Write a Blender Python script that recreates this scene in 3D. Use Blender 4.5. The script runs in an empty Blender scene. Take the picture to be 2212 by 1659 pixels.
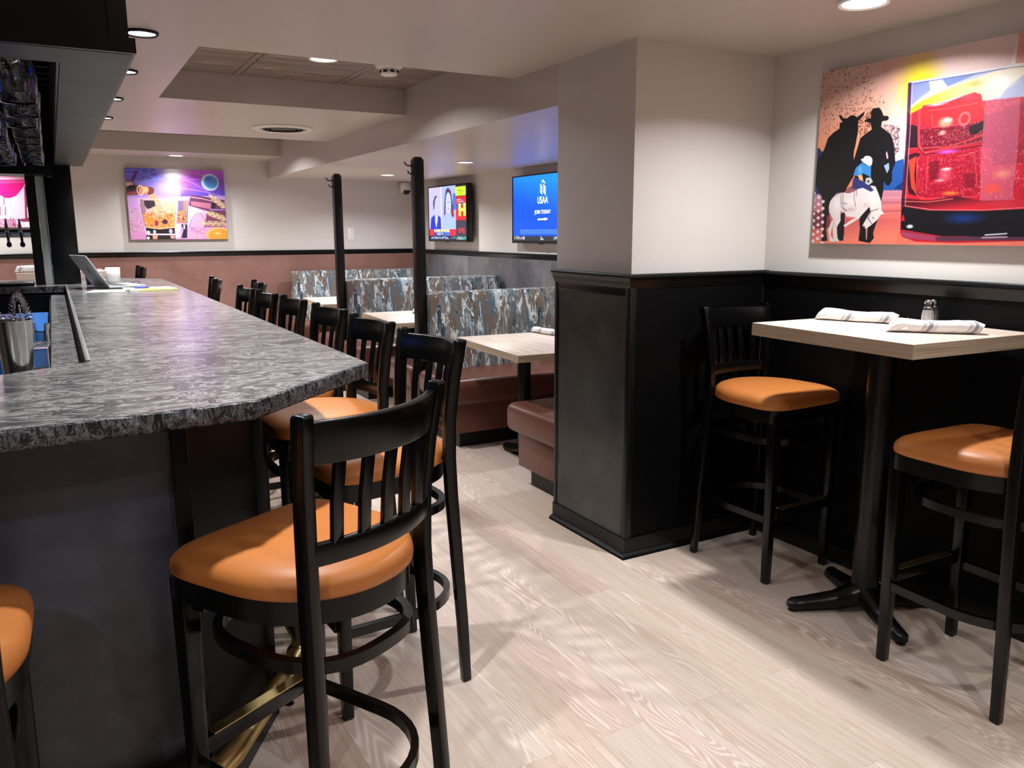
import bpy, bmesh, math, random
import numpy as np
from mathutils import Vector, Matrix
PI = math.pi
SC = bpy.context.scene
COL = SC.collection
rng = random.Random(5)

# ------------------------------------------------------------------ camera, world, exposure
cam_d = bpy.data.cameras.new('camera'); cam = bpy.data.objects.new('camera', cam_d); COL.objects.link(cam)
cam_d.sensor_width = 36.0; cam_d.lens = 1745.56 * 36.0 / 2212.0; cam_d.clip_start = 0.05
_p, _yaw, _roll = 0.186033443, 0.510536620, -0.00280017
_f = Vector((math.sin(_yaw)*math.cos(_p), math.cos(_yaw)*math.cos(_p), -math.sin(_p)))
_r = Vector((math.cos(_yaw), -math.sin(_yaw), 0)); _u = _r.cross(_f)
_r2 = math.cos(_roll)*_r + math.sin(_roll)*_u; _u2 = -math.sin(_roll)*_r + math.cos(_roll)*_u
cam.matrix_world = Matrix(((_r2.x,_u2.x,-_f.x,0),(_r2.y,_u2.y,-_f.y,0),(_r2.z,_u2.z,-_f.z,1.4),(0,0,0,1)))
SC.camera = cam
SC.view_settings.view_transform = 'Standard'; SC.view_settings.look = 'None'
SC.view_settings.gamma = 1.0; SC.view_settings.exposure = 0.0
SC.view_settings.use_curve_mapping = False
world = bpy.data.worlds.new('world'); SC.world = world; world.use_nodes = True
world.node_tree.nodes['Background'].inputs[0].default_value = (0.85,0.88,0.9,1)
world.node_tree.nodes['Background'].inputs[1].default_value = 0.05
LAMP_W = 14.0            # watts of each ceiling downlight
LAMP_COL = (0.94, 0.97, 1.0)

# ------------------------------------------------------------------ materials
def s2l(c):
    c = c/255.0
    return c/12.92 if c <= 0.04045 else ((c+0.055)/1.055)**2.4
def rgb(r, g, b): return (s2l(r), s2l(g), s2l(b), 1.0)
def newmat(name):
    m = bpy.data.materials.new(name); m.use_nodes = True
    nt = m.node_tree; b = nt.nodes['Principled BSDF']
    return m, nt, b
def simple(name, col, rough=0.5, spec=0.5, metal=0.0, coat=0.0, trans=0.0, ior=1.45, emit=None, es=0.0, bump=0.0, bscale=200.0, alpha=1.0):
    m, nt, b = newmat(name)
    b.inputs['Base Color'].default_value = col
    b.inputs['Roughness'].default_value = rough
    b.inputs['Specular IOR Level'].default_value = spec
    b.inputs['Metallic'].default_value = metal
    b.inputs['Coat Weight'].default_value = coat
    b.inputs['Transmission Weight'].default_value = trans
    b.inputs['IOR'].default_value = ior
    if emit: b.inputs['Emission Color'].default_value = emit; b.inputs['Emission Strength'].default_value = es
    if bump:
        n = nt.nodes.new('ShaderNodeTexNoise'); n.inputs['Scale'].default_value = bscale; n.inputs['Detail'].default_value = 3
        tc = nt.nodes.new('ShaderNodeTexCoord'); nt.links.new(tc.outputs['Object'], n.inputs['Vector'])
        bp = nt.nodes.new('ShaderNodeBump'); bp.inputs['Strength'].default_value = bump; bp.inputs['Distance'].default_value = 0.002
        nt.links.new(n.outputs['Fac'], bp.inputs['Height']); nt.links.new(bp.outputs['Normal'], b.inputs['Normal'])
    return m
class NT:
    def __init__(s, nt): s.nt = nt
    def n(s, t, **kw):
        x = s.nt.nodes.new('ShaderNode'+t)
        for k, v in kw.items():
            if k.startswith('_'): setattr(x, k[1:], v)
            else:
                x.inputs[k if not k.isdigit() else int(k)].default_value = v
        return x
    def l(s, a, b): s.nt.links.new(a, b)
    def ramp(s, fac, stops, interp='LINEAR'):
        r = s.nt.nodes.new('ShaderNodeValToRGB'); cr = r.color_ramp; cr.interpolation = interp
        while len(cr.elements) < len(stops): cr.elements.new(0.5)
        for e, (p, c) in zip(cr.elements, stops): e.position = p; e.color = c
        s.l(fac, r.inputs[0]); return r.outputs[0]
    def mix(s, fac, a, b, mode='MIX'):
        m = s.nt.nodes.new('ShaderNodeMix'); m.data_type = 'RGBA'; m.blend_type = mode
        for sock, v in ((m.inputs['Factor'], fac), (m.inputs[6], a), (m.inputs[7], b)):
            if hasattr(v, 'is_linked'): s.l(v, sock)
            else: sock.default_value = v
        return m.outputs[2]
    def math(s, op, a, b=0.0):
        m = s.nt.nodes.new('ShaderNodeMath'); m.operation = op
        for i, v in enumerate((a, b)):
            if hasattr(v, 'is_linked'): s.l(v, m.inputs[i])
            else: m.inputs[i].default_value = v
        return m.outputs[0]
    def coords(s, scale=(1,1,1), rot=(0,0,0), loc=(0,0,0), src='Object'):
        tc = s.nt.nodes.new('ShaderNodeTexCoord'); mp = s.nt.nodes.new('ShaderNodeMapping')
        mp.inputs['Scale'].default_value = scale; mp.inputs['Rotation'].default_value = rot; mp.inputs['Location'].default_value = loc
        s.l(tc.outputs[src], mp.inputs[0]); return mp.outputs[0]
    def noise(s, vec, scale, detail=4, rough=0.5, dist=0.0):
        n = s.n('TexNoise', Scale=scale, Detail=detail, Roughness=rough, Distortion=dist); s.l(vec, n.inputs['Vector']); return n.outputs['Fac']
    def bump(s, h, b, strength=0.3, dist=0.002):
        bp = s.n('Bump', Strength=strength, Distance=dist); s.l(h, bp.inputs['Height']); s.l(bp.outputs[0], b.inputs['Normal'])

M = {}
def m_floor():
    m, nt, b = newmat('oak_plank_floor'); k = NT(nt)
    vec = k.coords(rot=(0,0,PI/2))                 # planks run along Y
    br = k.n('TexBrick', Scale=1.0); k.l(vec, br.inputs['Vector'])
    br.offset = 0.37; br.offset_frequency = 2; br.squash = 1.0
    for kk, v in (('Brick Width',1.22),('Row Height',0.152),('Mortar Size',0.0009),('Mortar Smooth',0.2),('Bias',0.0)): br.inputs[kk].default_value = v
    br.inputs['Color1'].default_value = (0,0,0,1); br.inputs['Color2'].default_value = (1,1,1,1); br.inputs['Mortar'].default_value = (0.5,0.5,0.5,1)
    val = br.outputs['Color']
    tone = k.ramp(val, [(0.0, rgb(188,154,138)), (0.25, rgb(212,196,182)), (0.5, rgb(202,182,158)), (0.75, rgb(222,206,196)), (1.0, rgb(196,166,148))])
    sep = k.n('SeparateColor'); k.l(val, sep.inputs[0]); off = k.math('MULTIPLY', sep.outputs[0], 37.0)
    cmb = k.n('CombineXYZ'); k.l(off, cmb.inputs[0]); k.l(off, cmb.inputs[1])
    add = k.n('VectorMath', _operation='ADD'); k.l(k.coords(), add.inputs[0]); k.l(cmb.outputs[0], add.inputs[1])
    def stretch(sx, sy):
        mp = k.n('Mapping', Scale=(sx, sy, 1)); k.l(add.outputs[0], mp.inputs[0]); return mp.outputs[0]
    fine = k.ramp(k.noise(stretch(190, 9), 1.0, 5, 0.7, 0.5), [(0.36,(0,0,0,1)),(0.64,(1,1,1,1))])
    long_ = k.ramp(k.noise(stretch(60, 1.6), 1.0, 4, 0.6, 0.4), [(0.38,(0,0,0,1)),(0.62,(1,1,1,1))])
    patch = k.ramp(k.noise(stretch(7.0, 1.1), 1.0, 3, 0.55, 0.3), [(0.36,(0,0,0,1)),(0.64,(1,1,1,1))])
    # cathedral rings: thin pale lines of a slow, strongly stretched field
    fld = k.noise(stretch(8.0, 1.0), 1.0, 2.0, 0.45, 0.5)
    rings = k.math('MULTIPLY', k.math('ADD', k.math('SINE', k.math('MULTIPLY', fld, 190.0)), 1.0), 0.5)
    thin = k.math('POWER', rings, 2.2)
    sel = k.ramp(k.noise(stretch(4.5, 0.7), 1.0, 1, 0.5), [(0.50,(0,0,0,1)),(0.60,(1,1,1,1))])
    c0 = k.mix(k.math('MULTIPLY', patch, 0.30), tone, rgb(198,164,148))
    c1 = k.mix(k.math('MULTIPLY', fine, 0.34), c0, rgb(164,138,122))
    c1 = k.mix(k.math('MULTIPLY', long_, 0.26), c1, rgb(236,222,210))
    c2 = k.mix(k.math('MULTIPLY', sel, 0.30), c1, rgb(186,150,132))
    c3 = k.mix(k.math('MULTIPLY', k.math('MULTIPLY', thin, sel), 0.62), c2, rgb(240,226,214))
    c4 = c3
    knot = k.n('TexVoronoi', Scale=1.0, Randomness=1.0); k.l(stretch(3.6, 1.3), knot.inputs['Vector'])
    kf = k.ramp(knot.outputs['Distance'], [(0.02,(1,1,1,1)),(0.085,(0,0,0,1))])
    c5 = k.mix(k.math('MULTIPLY', kf, 0.6), c4, rgb(120,90,74))
    c6 = k.mix(k.math('MULTIPLY', br.outputs['Fac'], 0.30), c5, rgb(130,108,92))
    k.l(c6, b.inputs['Base Color'])
    b.inputs['Roughness'].default_value = 0.42; b.inputs['Specular IOR Level'].default_value = 0.35
    k.bump(k.math('ADD', fine, k.math('MULTIPLY', br.outputs['Fac'], -2.0)), b, 0.07, 0.001)
    return m
def m_paint(name, col, rough=0.5, spec=0.4, streak=0.0):
    m, nt, b = newmat(name); k = NT(nt)
    n = k.noise(k.coords(), 2.2, 3)
    k.l(k.mix(n, col, tuple(c*0.93 for c in col[:3])+(1,)), b.inputs['Base Color'])
    b.inputs['Roughness'].default_value = rough; b.inputs['Specular IOR Level'].default_value = spec
    h = k.noise(k.coords((260,260,260)), 1.0, 2)
    if streak:
        h = k.math('ADD', h, k.math('MULTIPLY', k.noise(k.coords((1.2,14,14)), 1.0, 3), streak))
    k.bump(h, b, 0.10, 0.0015)
    return m
def m_slate(name, a, c, rough=0.33, spec=0.5):
    m, nt, b = newmat(name); k = NT(nt)
    v = k.coords()
    n1 = k.noise(v, 3.2, 5, 0.55, 0.4); n2 = k.noise(v, 14, 4, 0.6, 0.2)
    f = k.math('ADD', k.math('MULTIPLY', n1, 0.75), k.math('MULTIPLY', n2, 0.25))
    k.l(k.ramp(f, [(0.33, a), (0.5, tuple(0.5*(x+y) for x,y in zip(a,c))), (0.67, c)]), b.inputs['Base Color'])
    b.inputs['Roughness'].default_value = rough; b.inputs['Specular IOR Level'].default_value = spec
    k.bump(k.noise(v, 90, 3), b, 0.08, 0.001)
    return m
def m_granite(edge=False):
    m, nt, b = newmat('swirled_black_granite'+('_edge' if edge else '')); k = NT(nt)
    base = k.coords((2.3,4.8,4.8) if not edge else (15,15,7), rot=(0,0,0.30))
    w = k.n('TexNoise', Scale=0.8, Detail=3.0, Roughness=0.55); k.l(base, w.inputs['Vector'])
    add = k.n('VectorMath', _operation='MULTIPLY_ADD'); k.l(w.outputs['Color'], add.inputs[0]); add.inputs[1].default_value = (2.6,2.3,2.3) if not edge else (3.4,3.4,3.4); k.l(base, add.inputs[2])
    n = k.noise(add.outputs[0], 1.3, 8, 0.62, 1.6)
    n2 = k.noise(add.outputs[0], 4.5, 5, 0.6, 2.2)
    f = k.math('ADD', k.math('MULTIPLY', n, 0.62), k.math('MULTIPLY', n2, 0.38))
    if edge: st = [(0.36, rgb(6,6,9)), (0.47, rgb(22,22,27)), (0.52, rgb(134,133,140)), (0.56, rgb(24,24,30)), (0.62, rgb(40,40,46)), (0.67, rgb(156,155,162)), (0.72, rgb(30,30,36))]
    else: st = [(0.30, rgb(38,38,40)), (0.42, rgb(70,69,70)), (0.455, rgb(84,82,82)), (0.49, rgb(146,143,140)), (0.525, rgb(84,82,82)), (0.575, rgb(58,57,59)), (0.605, rgb(132,129,127)), (0.64, rgb(74,72,73)), (0.75, rgb(46,45,48))]
    k.l(k.ramp(f, st), b.inputs['Base Color'])
    b.inputs['Roughness'].default_value = 0.19 if not edge else 0.42
    b.inputs['Specular IOR Level'].default_value = 0.55
    k.bump(k.math('ADD', f, k.math('MULTIPLY', k.noise(k.coords(), 160, 3), 0.35)), b, 0.07 if not edge else 0.6, 0.002 if not edge else 0.006)
    return m
def m_camo():
    m, nt, b = newmat('drip_pattern_fabric'); k = NT(nt)
    base = k.coords((10.5,10.5,2.3))
    w = k.n('TexNoise', Scale=1.6, Detail=3.0); k.l(base, w.inputs['Vector'])
    add = k.n('VectorMath', _operation='MULTIPLY_ADD'); k.l(w.outputs['Color'], add.inputs[0]); add.inputs[1].default_value = (0.9,0.9,0.9); k.l(base, add.inputs[2])
    def lay(scale, loc, stops):
        mp = k.n('Mapping', Location=loc); k.l(add.outputs[0], mp.inputs[0])
        return k.ramp(k.noise(mp.outputs[0], scale, 4, 0.6, 0.8), stops, 'CONSTANT')
    W, B = (1,1,1,1), (0,0,0,1)
    c = lay(0.55, (0,0,0), [(0, rgb(98,100,102)), (0.40, rgb(128,127,124)), (0.47, rgb(110,95,84)), (0.55, rgb(104,108,110)), (0.63, rgb(84,88,92))])
    f = lay(0.8, (7,3,1), [(0,B),(0.575,W)]); c = k.mix(f, c, rgb(84,99,110))
    f = lay(1.3, (17,9,4), [(0,B),(0.61,W)]); c = k.mix(f, c, rgb(52,68,80))
    f = lay(0.75, (29,5,8), [(0,B),(0.60,W)]); c = k.mix(f, c, rgb(104,90,80))
    f = lay(1.5, (3,31,2), [(0,B),(0.57,W),(0.625,B)]); c = k.mix(f, c, rgb(206,206,202))
    f = lay(2.2, (13,21,12), [(0,B),(0.60,W),(0.65,B)]); c = k.mix(f, c, rgb(168,182,192))
    k.l(c, b.inputs['Base Color']); b.inputs['Roughness'].default_value = 0.75; b.inputs['Specular IOR Level'].default_value = 0.25
    k.bump(k.noise(k.coords(), 500, 2), b, 0.2, 0.001)
    return m
def m_wood(name, stops, axis=1, rough=0.45, freq=70, coord='Object'):
    m, nt, b = newmat(name); k = NT(nt)
    sc = [freq]*3; sc[axis] = 2.5
    n = k.noise(k.coords(tuple(sc), src=coord), 1.0, 5, 0.6, 0.6)
    k.l(k.ramp(n, stops), b.inputs['Base Color']); b.inputs['Roughness'].default_value = rough; b.inputs['Specular IOR Level'].default_value = 0.35
    return m
def m_leather(name, col, rough=0.38, dark=0.86):
    m, nt, b = newmat(name); k = NT(nt)
    n = k.noise(k.coords(), 9, 3)
    k.l(k.mix(n, col, tuple(c*dark for c in col[:3])+(1,)), b.inputs['Base Color'])
    b.inputs['Roughness'].default_value = rough; b.inputs['Specular IOR Level'].default_value = 0.45
    v = k.n('TexVoronoi', Scale=420.0); k.l(k.coords(), v.inputs['Vector']); k.bump(v.outputs['Distance'], b, 0.10, 0.0008)
    return m
def m_tin():
    m, nt, b = newmat('embossed_tin_ceiling_tile'); k = NT(nt)
    tc = k.coords((1/0.61,1/0.61,1), loc=(-1.672,-7.639,0))
    fr = k.n('VectorMath', _operation='FRACTION'); k.l(tc, fr.inputs[0])
    sp = k.n('SeparateXYZ'); k.l(fr.outputs[0], sp.inputs[0]); X, Y = sp.outputs[0], sp.outputs[1]
    def c_abs(o, c): return k.math('ABSOLUTE', k.math('SUBTRACT', o, c))
    mx = k.math('MAXIMUM', c_abs(X,.5), c_abs(Y,.5))
    gap = k.math('MULTIPLY', k.math('GREATER_THAN', mx, 0.462), k.math('LESS_THAN', mx, 0.474))
    # four pressed lens shapes and a rosette in the middle
    u, v = k.math('ABSOLUTE', k.math('SUBTRACT', c_abs(X,.5), .22)), k.math('ABSOLUTE', k.math('SUBTRACT', c_abs(Y,.5), .22))
    d = k.math('SQRT', k.math('ADD', k.math('MULTIPLY', u, u), k.math('MULTIPLY', k.math('MULTIPLY', v, v), 4.0)))
    lens = k.ramp(d, [(.10,(1,1,1,1)),(.155,(0.35,0.35,0.35,1)),(.17,(.75,.75,.75,1)),(.20,(.2,.2,.2,1))])
    r = k.math('SQRT', k.math('ADD', k.math('MULTIPLY', c_abs(X,.5), c_abs(X,.5)), k.math('MULTIPLY', c_abs(Y,.5), c_abs(Y,.5))))
    ros = k.ramp(r, [(.02,(1,1,1,1)),(.06,(0,0,0,1)),(.075,(.7,.7,.7,1)),(.10,(0,0,0,1))])
    h = k.math('ADD', k.math('ADD', lens, ros), k.math('MULTIPLY', k.noise(k.coords(), 30, 3), 0.12))
    k.l(k.mix(gap, rgb(140,124,115), rgb(14,12,12)), b.inputs['Base Color'])
    b.inputs['Roughness'].default_value = 0.26; b.inputs['Specular IOR Level'].default_value = 0.6; b.inputs['Metallic'].default_value = 0.1
    k.bump(h, b, 0.8, 0.012)
    return m
def m_paintcol(name, emit=0.0, rough=0.45, ink=1.0):
    m, nt, b = newmat(name); k = NT(nt)
    a = k.n('Attribute'); a.attribute_name = 'Col'
    k.l(k.mix(1.0, a.outputs['Color'], (ink,ink,ink,1), 'MULTIPLY'), b.inputs['Base Color']); b.inputs['Roughness'].default_value = rough; b.inputs['Specular IOR Level'].default_value = 0.35
    if emit:
        k.l(a.outputs['Color'], b.inputs['Emission Color']); b.inputs['Emission Strength'].default_value = emit
        b.inputs['Base Color'].default_value = (0,0,0,1)
        for l in list(b.inputs['Base Color'].links): nt.links.remove(l)
    return m
def m_napkin():
    m, nt, b = newmat('white_striped_napkin_cloth'); k = NT(nt)
    tc = k.n('TexCoord'); sp = k.n('SeparateXYZ'); k.l(tc.outputs['Object'], sp.inputs[0])
    t = k.math('ADD', sp.outputs[0], k.math('MULTIPLY', sp.outputs[1], 0.75))
    t = k.math('ADD', t, k.math('MULTIPLY', sp.outputs[2], -0.5))
    fr = k.math('FRACT', k.math('MULTIPLY', k.math('ADD', t, 0.37), 1/0.135))
    st = k.ramp(fr, [(0,(1,1,1,1)),(0.20,(0.35,0.34,0.37,1)),(0.225,(1,1,1,1)),(0.25,(0.35,0.34,0.37,1)),(0.265,(1,1,1,1)),(0.30,(0.36,0.34,0.37,1)),(0.40,(1,1,1,1)),(0.435,(0.4,0.38,0.4,1)),(0.45,(1,1,1,1)),(0.475,(0.4,0.38,0.4,1)),(0.49,(1,1,1,1))], 'CONSTANT')
    k.l(k.mix(1.0, rgb(238,234,234), st, 'MULTIPLY'), b.inputs['Base Color'])
    b.inputs['Roughness'].default_value = 0.85; b.inputs['Specular IOR Level'].default_value = 0.15
    k.bump(k.noise(k.coords(), 30, 4), b, 0.35, 0.004)
    return m

M['floor'] = m_floor()
M['wall'] = m_paint('beige_wall_paint', rgb(208,202,196), 0.45)
M['ceil'] = m_paint('beige_ceiling_paint', rgb(198,188,180), 0.34, 0.5, 1.2)
M['pillar_slate'] = m_slate('dark_slate_laminate', rgb(29,31,33), rgb(68,68,64), 0.36)
M['booth_slate'] = m_slate('grey_slate_laminate', rgb(66,66,72), rgb(110,106,108), 0.4)
M['bar_slate'] = m_slate('dark_bar_laminate', rgb(34,35,46), rgb(84,84,98), 0.34)
M['terra'] = m_slate('terracotta_laminate', rgb(124,88,78), rgb(144,105,95), 0.45, 0.35)
M['black'] = simple('black_satin_paint', rgb(14,14,15), 0.34, 0.35)
M['blackpanel'] = simple('black_wainscot_paint', rgb(7,7,8), 0.5, 0.13)
M['blackwood'] = simple('black_lacquered_wood', rgb(8,8,8), 0.25, 0.4, bump=0.05, bscale=60)
M['iron'] = simple('black_cast_iron', rgb(14,14,14), 0.3, 0.45)
M['canopy_grey'] = m_slate('charcoal_canopy_board', rgb(46,46,43), rgb(74,72,66), 0.5)
M['granite'] = m_granite(); M['granite_edge'] = m_granite(True)
M['orange'] = m_leather('orange_vinyl', rgb(198,120,58), 0.46)
M['brown'] = m_leather('brown_vinyl', rgb(110,66,54), 0.36)
M['camo'] = m_camo()
M['tablewood'] = m_wood('pale_wood_laminate', [(0.3, rgb(186,164,146)), (0.5, rgb(212,193,177)), (0.72, rgb(224,208,194))], 1, 0.4, 40)
M['tableedge'] = m_wood('pale_wood_edge_band', [(0.3, rgb(148,126,104)), (0.5, rgb(184,162,138)), (0.72, rgb(202,182,160))], 0, 0.5, 160)
M['tableedge_y'] = m_wood('pale_wood_edge_band_side', [(0.3, rgb(148,126,104)), (0.5, rgb(184,162,138)), (0.72, rgb(202,182,160))], 1, 0.5, 160)
M['brass'] = simple('brushed_brass', rgb(206,182,124), 0.34, 0.5, 1.0)
M['steel'] = simple('stainless_steel', rgb(190,188,186), 0.2, 0.5, 1.0)
M['steelgrey'] = simple('dull_grey_metal', rgb(120,118,118), 0.45, 0.4, 0.5)
M['chrome'] = simple('chrome', rgb(215,215,218), 0.08, 0.5, 1.0)
M['tin'] = m_tin()
M['white'] = simple('white_plastic', rgb(226,224,220), 0.4)
M['lens'] = simple('lit_lamp_lens', rgb(255,252,245), 0.4, emit=(1.0,0.96,0.9,1), es=14.0)
M['glass'] = simple('clear_glass', (0.97,0.98,1,1), 0.02, 0.5, trans=1.0, ior=1.45)
M['acrylic'] = simple('clear_acrylic', (0.86,0.92,1,1), 0.05, 0.5, trans=0.95, ior=1.3)
M['blue_bin'] = simple('bright_blue_plastic', rgb(18,96,168), 0.4)
M['deepblue'] = simple('deep_blue_plastic', rgb(40,62,140), 0.35)
M['palestrip'] = simple('pale_metal_strip', rgb(176,184,178), 0.5, 0.4)
M['laptop'] = simple('silver_aluminium', rgb(188,192,193), 0.4, 0.5, 0.15)
M['laptop_dark'] = simple('dark_logo', rgb(70,74,78), 0.3)
M['keys'] = simple('dark_keyboard', rgb(52,54,58), 0.5)
M['ceramic'] = simple('white_ceramic', rgb(232,228,222), 0.25)
M['paper'] = simple('white_paper', rgb(238,236,230), 0.8)
M['yellow'] = simple('yellow_paper', rgb(236,228,150), 0.8)
M['brightyellow'] = simple('bright_yellow_note', rgb(236,214,60), 0.8)
M['bluepen'] = simple('blue_plastic', rgb(40,50,190), 0.4)
M['purple'] = simple('purple_plastic', rgb(66,34,92), 0.35)
M['pink'] = simple('hot_pink_plastic', rgb(206,44,92), 0.4)
M['tapblue'] = simple('navy_tap_handle', rgb(14,18,72), 0.25)
M['napkin'] = m_napkin()
M['salt'] = simple('white_salt', rgb(232,230,228), 0.9)
M['pepper'] = simple('ground_pepper', rgb(96,80,66), 0.9, bump=0.8, bscale=500)
M['tvblack'] = simple('black_tv_plastic', rgb(10,10,11), 0.25)
M['canvas'] = simple('grey_canvas_edge', rgb(120,116,112), 0.7)
M['print'] = m_paintcol('printed_canvas', 0, 0.45, 0.8)
M['print_gloss'] = m_paintcol('printed_gloss_panel', 0, 0.4, 0.55)
M['screen'] = m_paintcol('lit_tv_screen', 1.5)
M['textwhite'] = simple('lit_white_lettering', (1,1,1,1), 0.5, emit=(0.95,0.98,1,1), es=1.6)
M['texty'] = simple('lit_yellow_lettering', (1,0.9,0.2,1), 0.5, emit=rgb(246,232,96), es=2.0)
M['ventdark'] = simple('dark_duct', rgb(34,32,34), 0.6)
M['lenscam'] = simple('dark_camera_lens', rgb(16,16,18), 0.12)

# ------------------------------------------------------------------ mesh helpers
class MB:
    """collects shapes, then links them as ONE mesh object"""
    def __init__(s): s.v = []; s.f = []; s.mi = []
    def add(s, vs, fs, mi=0):
        o = len(s.v); s.v += [tuple(x) for x in vs]
        for f in fs: s.f.append(tuple(i+o for i in f)); s.mi.append(mi)
        return s
    def box(s, a, b, mi=0, M4=None):
        x0,y0,z0 = a; x1,y1,z1 = b
        vs = [(x0,y0,z0),(x1,y0,z0),(x1,y1,z0),(x0,y1,z0),(x0,y0,z1),(x1,y0,z1),(x1,y1,z1),(x0,y1,z1)]
        if M4 is not None: vs = [tuple(M4 @ Vector(v)) for v in vs]
        return s.add(vs, [(0,3,2,1),(4,5,6,7),(0,1,5,4),(1,2,6,5),(2,3,7,6),(3,0,4,7)], mi)
    def prism(s, poly, z0, z1, mi=0, mi_side=None):
        n = len(poly); a = sum(poly[i][0]*poly[(i+1)%n][1]-poly[(i+1)%n][0]*poly[i][1] for i in range(n))
        if a < 0: poly = poly[::-1]
        vs = [(x,y,z0) for x,y in poly]+[(x,y,z1) for x,y in poly]
        s.add(vs, [tuple(range(n-1,-1,-1)), tuple(range(n,2*n))], mi)
        o = len(s.v)-2*n
        for i in range(n):
            j = (i+1)%n; s.f.append((o+i,o+j,o+n+j,o+n+i)); s.mi.append(mi if mi_side is None else mi_side)
        return s
    def quad(s, a, b, c, d, mi=0): return s.add([a,b,c,d], [(0,1,2,3)], mi)
    def rings(s, rings, mi=0, closed=True, cap=True):
        n = len(rings[0]); vs = [p for r in rings for p in r]; fs = []
        for k in range(len(rings)-1):
            for i in range(n if closed else n-1):
                j = (i+1)%n; fs.append((k*n+i, k*n+j, (k+1)*n+j, (k+1)*n+i))
        if cap: fs += [tuple(range(n-1,-1,-1)), tuple((len(rings)-1)*n+i for i in range(n))]
        return s.add(vs, fs, mi)
    def lathe(s, prof, c=(0,0,0), n=24, mi=0, cap=True):
        rs = [[(c[0]+r*math.cos(2*PI*i/n), c[1]+r*math.sin(2*PI*i/n), c[2]+z) for i in range(n)] for r, z in prof]
        return s.rings(rs, mi, True, cap)
    def tube(s, pts, r, n=10, mi=0, closed=False, up=(0,0,1)):
        return s.sweep(pts, [(r*math.cos(2*PI*i/n), r*math.sin(2*PI*i/n)) for i in range(n)], mi, closed, up)
    def sweep(s, pts, sec, mi=0, closed=False, up=(0,0,1)):
        P = [Vector(p) for p in pts]; n = len(P); up = Vector(up); rs = []
        for i, p in enumerate(P):
            if closed: t = P[(i+1)%n]-P[i-1]
            else: t = P[min(i+1,n-1)]-P[max(i-1,0)]
            t.normalize()
            side = t.cross(up)
            if side.length < 1e-4: side = t.cross(Vector((0,1,0)))
            side.normalize(); u2 = side.cross(t)
            rs.append([tuple(p+side*a+u2*b) for a, b in (sec(i/(n-1)) if callable(sec) else sec)])
        if closed: rs.append(rs[0]); return s.rings(rs, mi, True, False)
        return s.rings(rs, mi, True, True)
    def build(s, name, mats, parent=None, smooth=False, bevel=0.0, seg=2, angle=35):
        me = bpy.data.meshes.new(name); me.from_pydata(s.v, [], s.f)
        for m in (mats if isinstance(mats, (list, tuple)) else [mats]): me.materials.append(m)
        for p, i in zip(me.polygons, s.mi): p.material_index = i
        bm = bmesh.new(); bm.from_mesh(me); bmesh.ops.recalc_face_normals(bm, faces=bm.faces)
        if bevel:
            es = [e for e in bm.edges if len(e.link_faces) == 2 and e.calc_face_angle(0) > math.radians(30)]
            bmesh.ops.bevel(bm, geom=es, offset=bevel, segments=seg, profile=0.5, affect='EDGES', clamp_overlap=True)
        bm.to_mesh(me); bm.free()
        if smooth or bevel:
            me.polygons.foreach_set('use_smooth', [True]*len(me.polygons))
            me.set_sharp_from_angle(angle=math.radians(angle))
        o = bpy.data.objects.new(name, me); COL.objects.link(o)
        if parent: o.parent = parent
        return o
def rectsec(w, h): return [(-w/2,-h/2),(w/2,-h/2),(w/2,h/2),(-w/2,h/2)]
def rrect(w, h, r, n=4):
    out = []
    for cx, cy, a0 in ((w/2-r,h/2-r,0),(-w/2+r,h/2-r,90),(-w/2+r,-h/2+r,180),(w/2-r,-h/2+r,270)):
        for k in range(n+1):
            a = math.radians(a0+90*k/n); out.append((cx+r*math.cos(a), cy+r*math.sin(a)))
    return out
def tag(o, label, cat, group=None):
    o['label'] = label; o['category'] = cat
    if group: o['group'] = group
    return o
def thing(name, label, cat, loc=(0,0,0), rz=0.0, group=None):
    o = bpy.data.objects.new(name, None); COL.objects.link(o); o.empty_display_size = 0.1
    o.location = loc; o.rotation_euler = (0,0,rz)
    return tag(o, label, cat, group)
def struct(o): o['kind'] = 'structure'; return o
def dup(root, loc, rz, label, group=None):
    r = root.copy(); COL.objects.link(r); r.location = loc; r.rotation_euler = (0,0,rz); r['label'] = label
    if group: r['group'] = group
    for ch in root.children:
        c = ch.copy(); COL.objects.link(c); c.parent = r
        for g in ch.children:
            d = g.copy(); COL.objects.link(d); d.parent = c
    return r
def text_mesh(name, s, size, mat, parent, loc, rot, depth=0.0008, xs=1.0):
    cu = bpy.data.curves.new('tmp_text', 'FONT'); cu.body = s; cu.size = size; cu.align_x = 'CENTER'; cu.align_y = 'CENTER'; cu.extrude = depth
    to = bpy.data.objects.new('tmp_text', cu); COL.objects.link(to)
    bpy.context.view_layer.update()
    me = bpy.data.meshes.new_from_object(to.evaluated_get(bpy.context.evaluated_depsgraph_get()))
    bpy.data.objects.remove(to); bpy.data.curves.remove(cu)
    me.materials.clear(); me.materials.append(mat)
    o = bpy.data.objects.new(name, me); COL.objects.link(o); o.parent = parent
    o.location = loc; o.rotation_euler = rot; o.scale = (xs,1,1)
    return o

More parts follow.
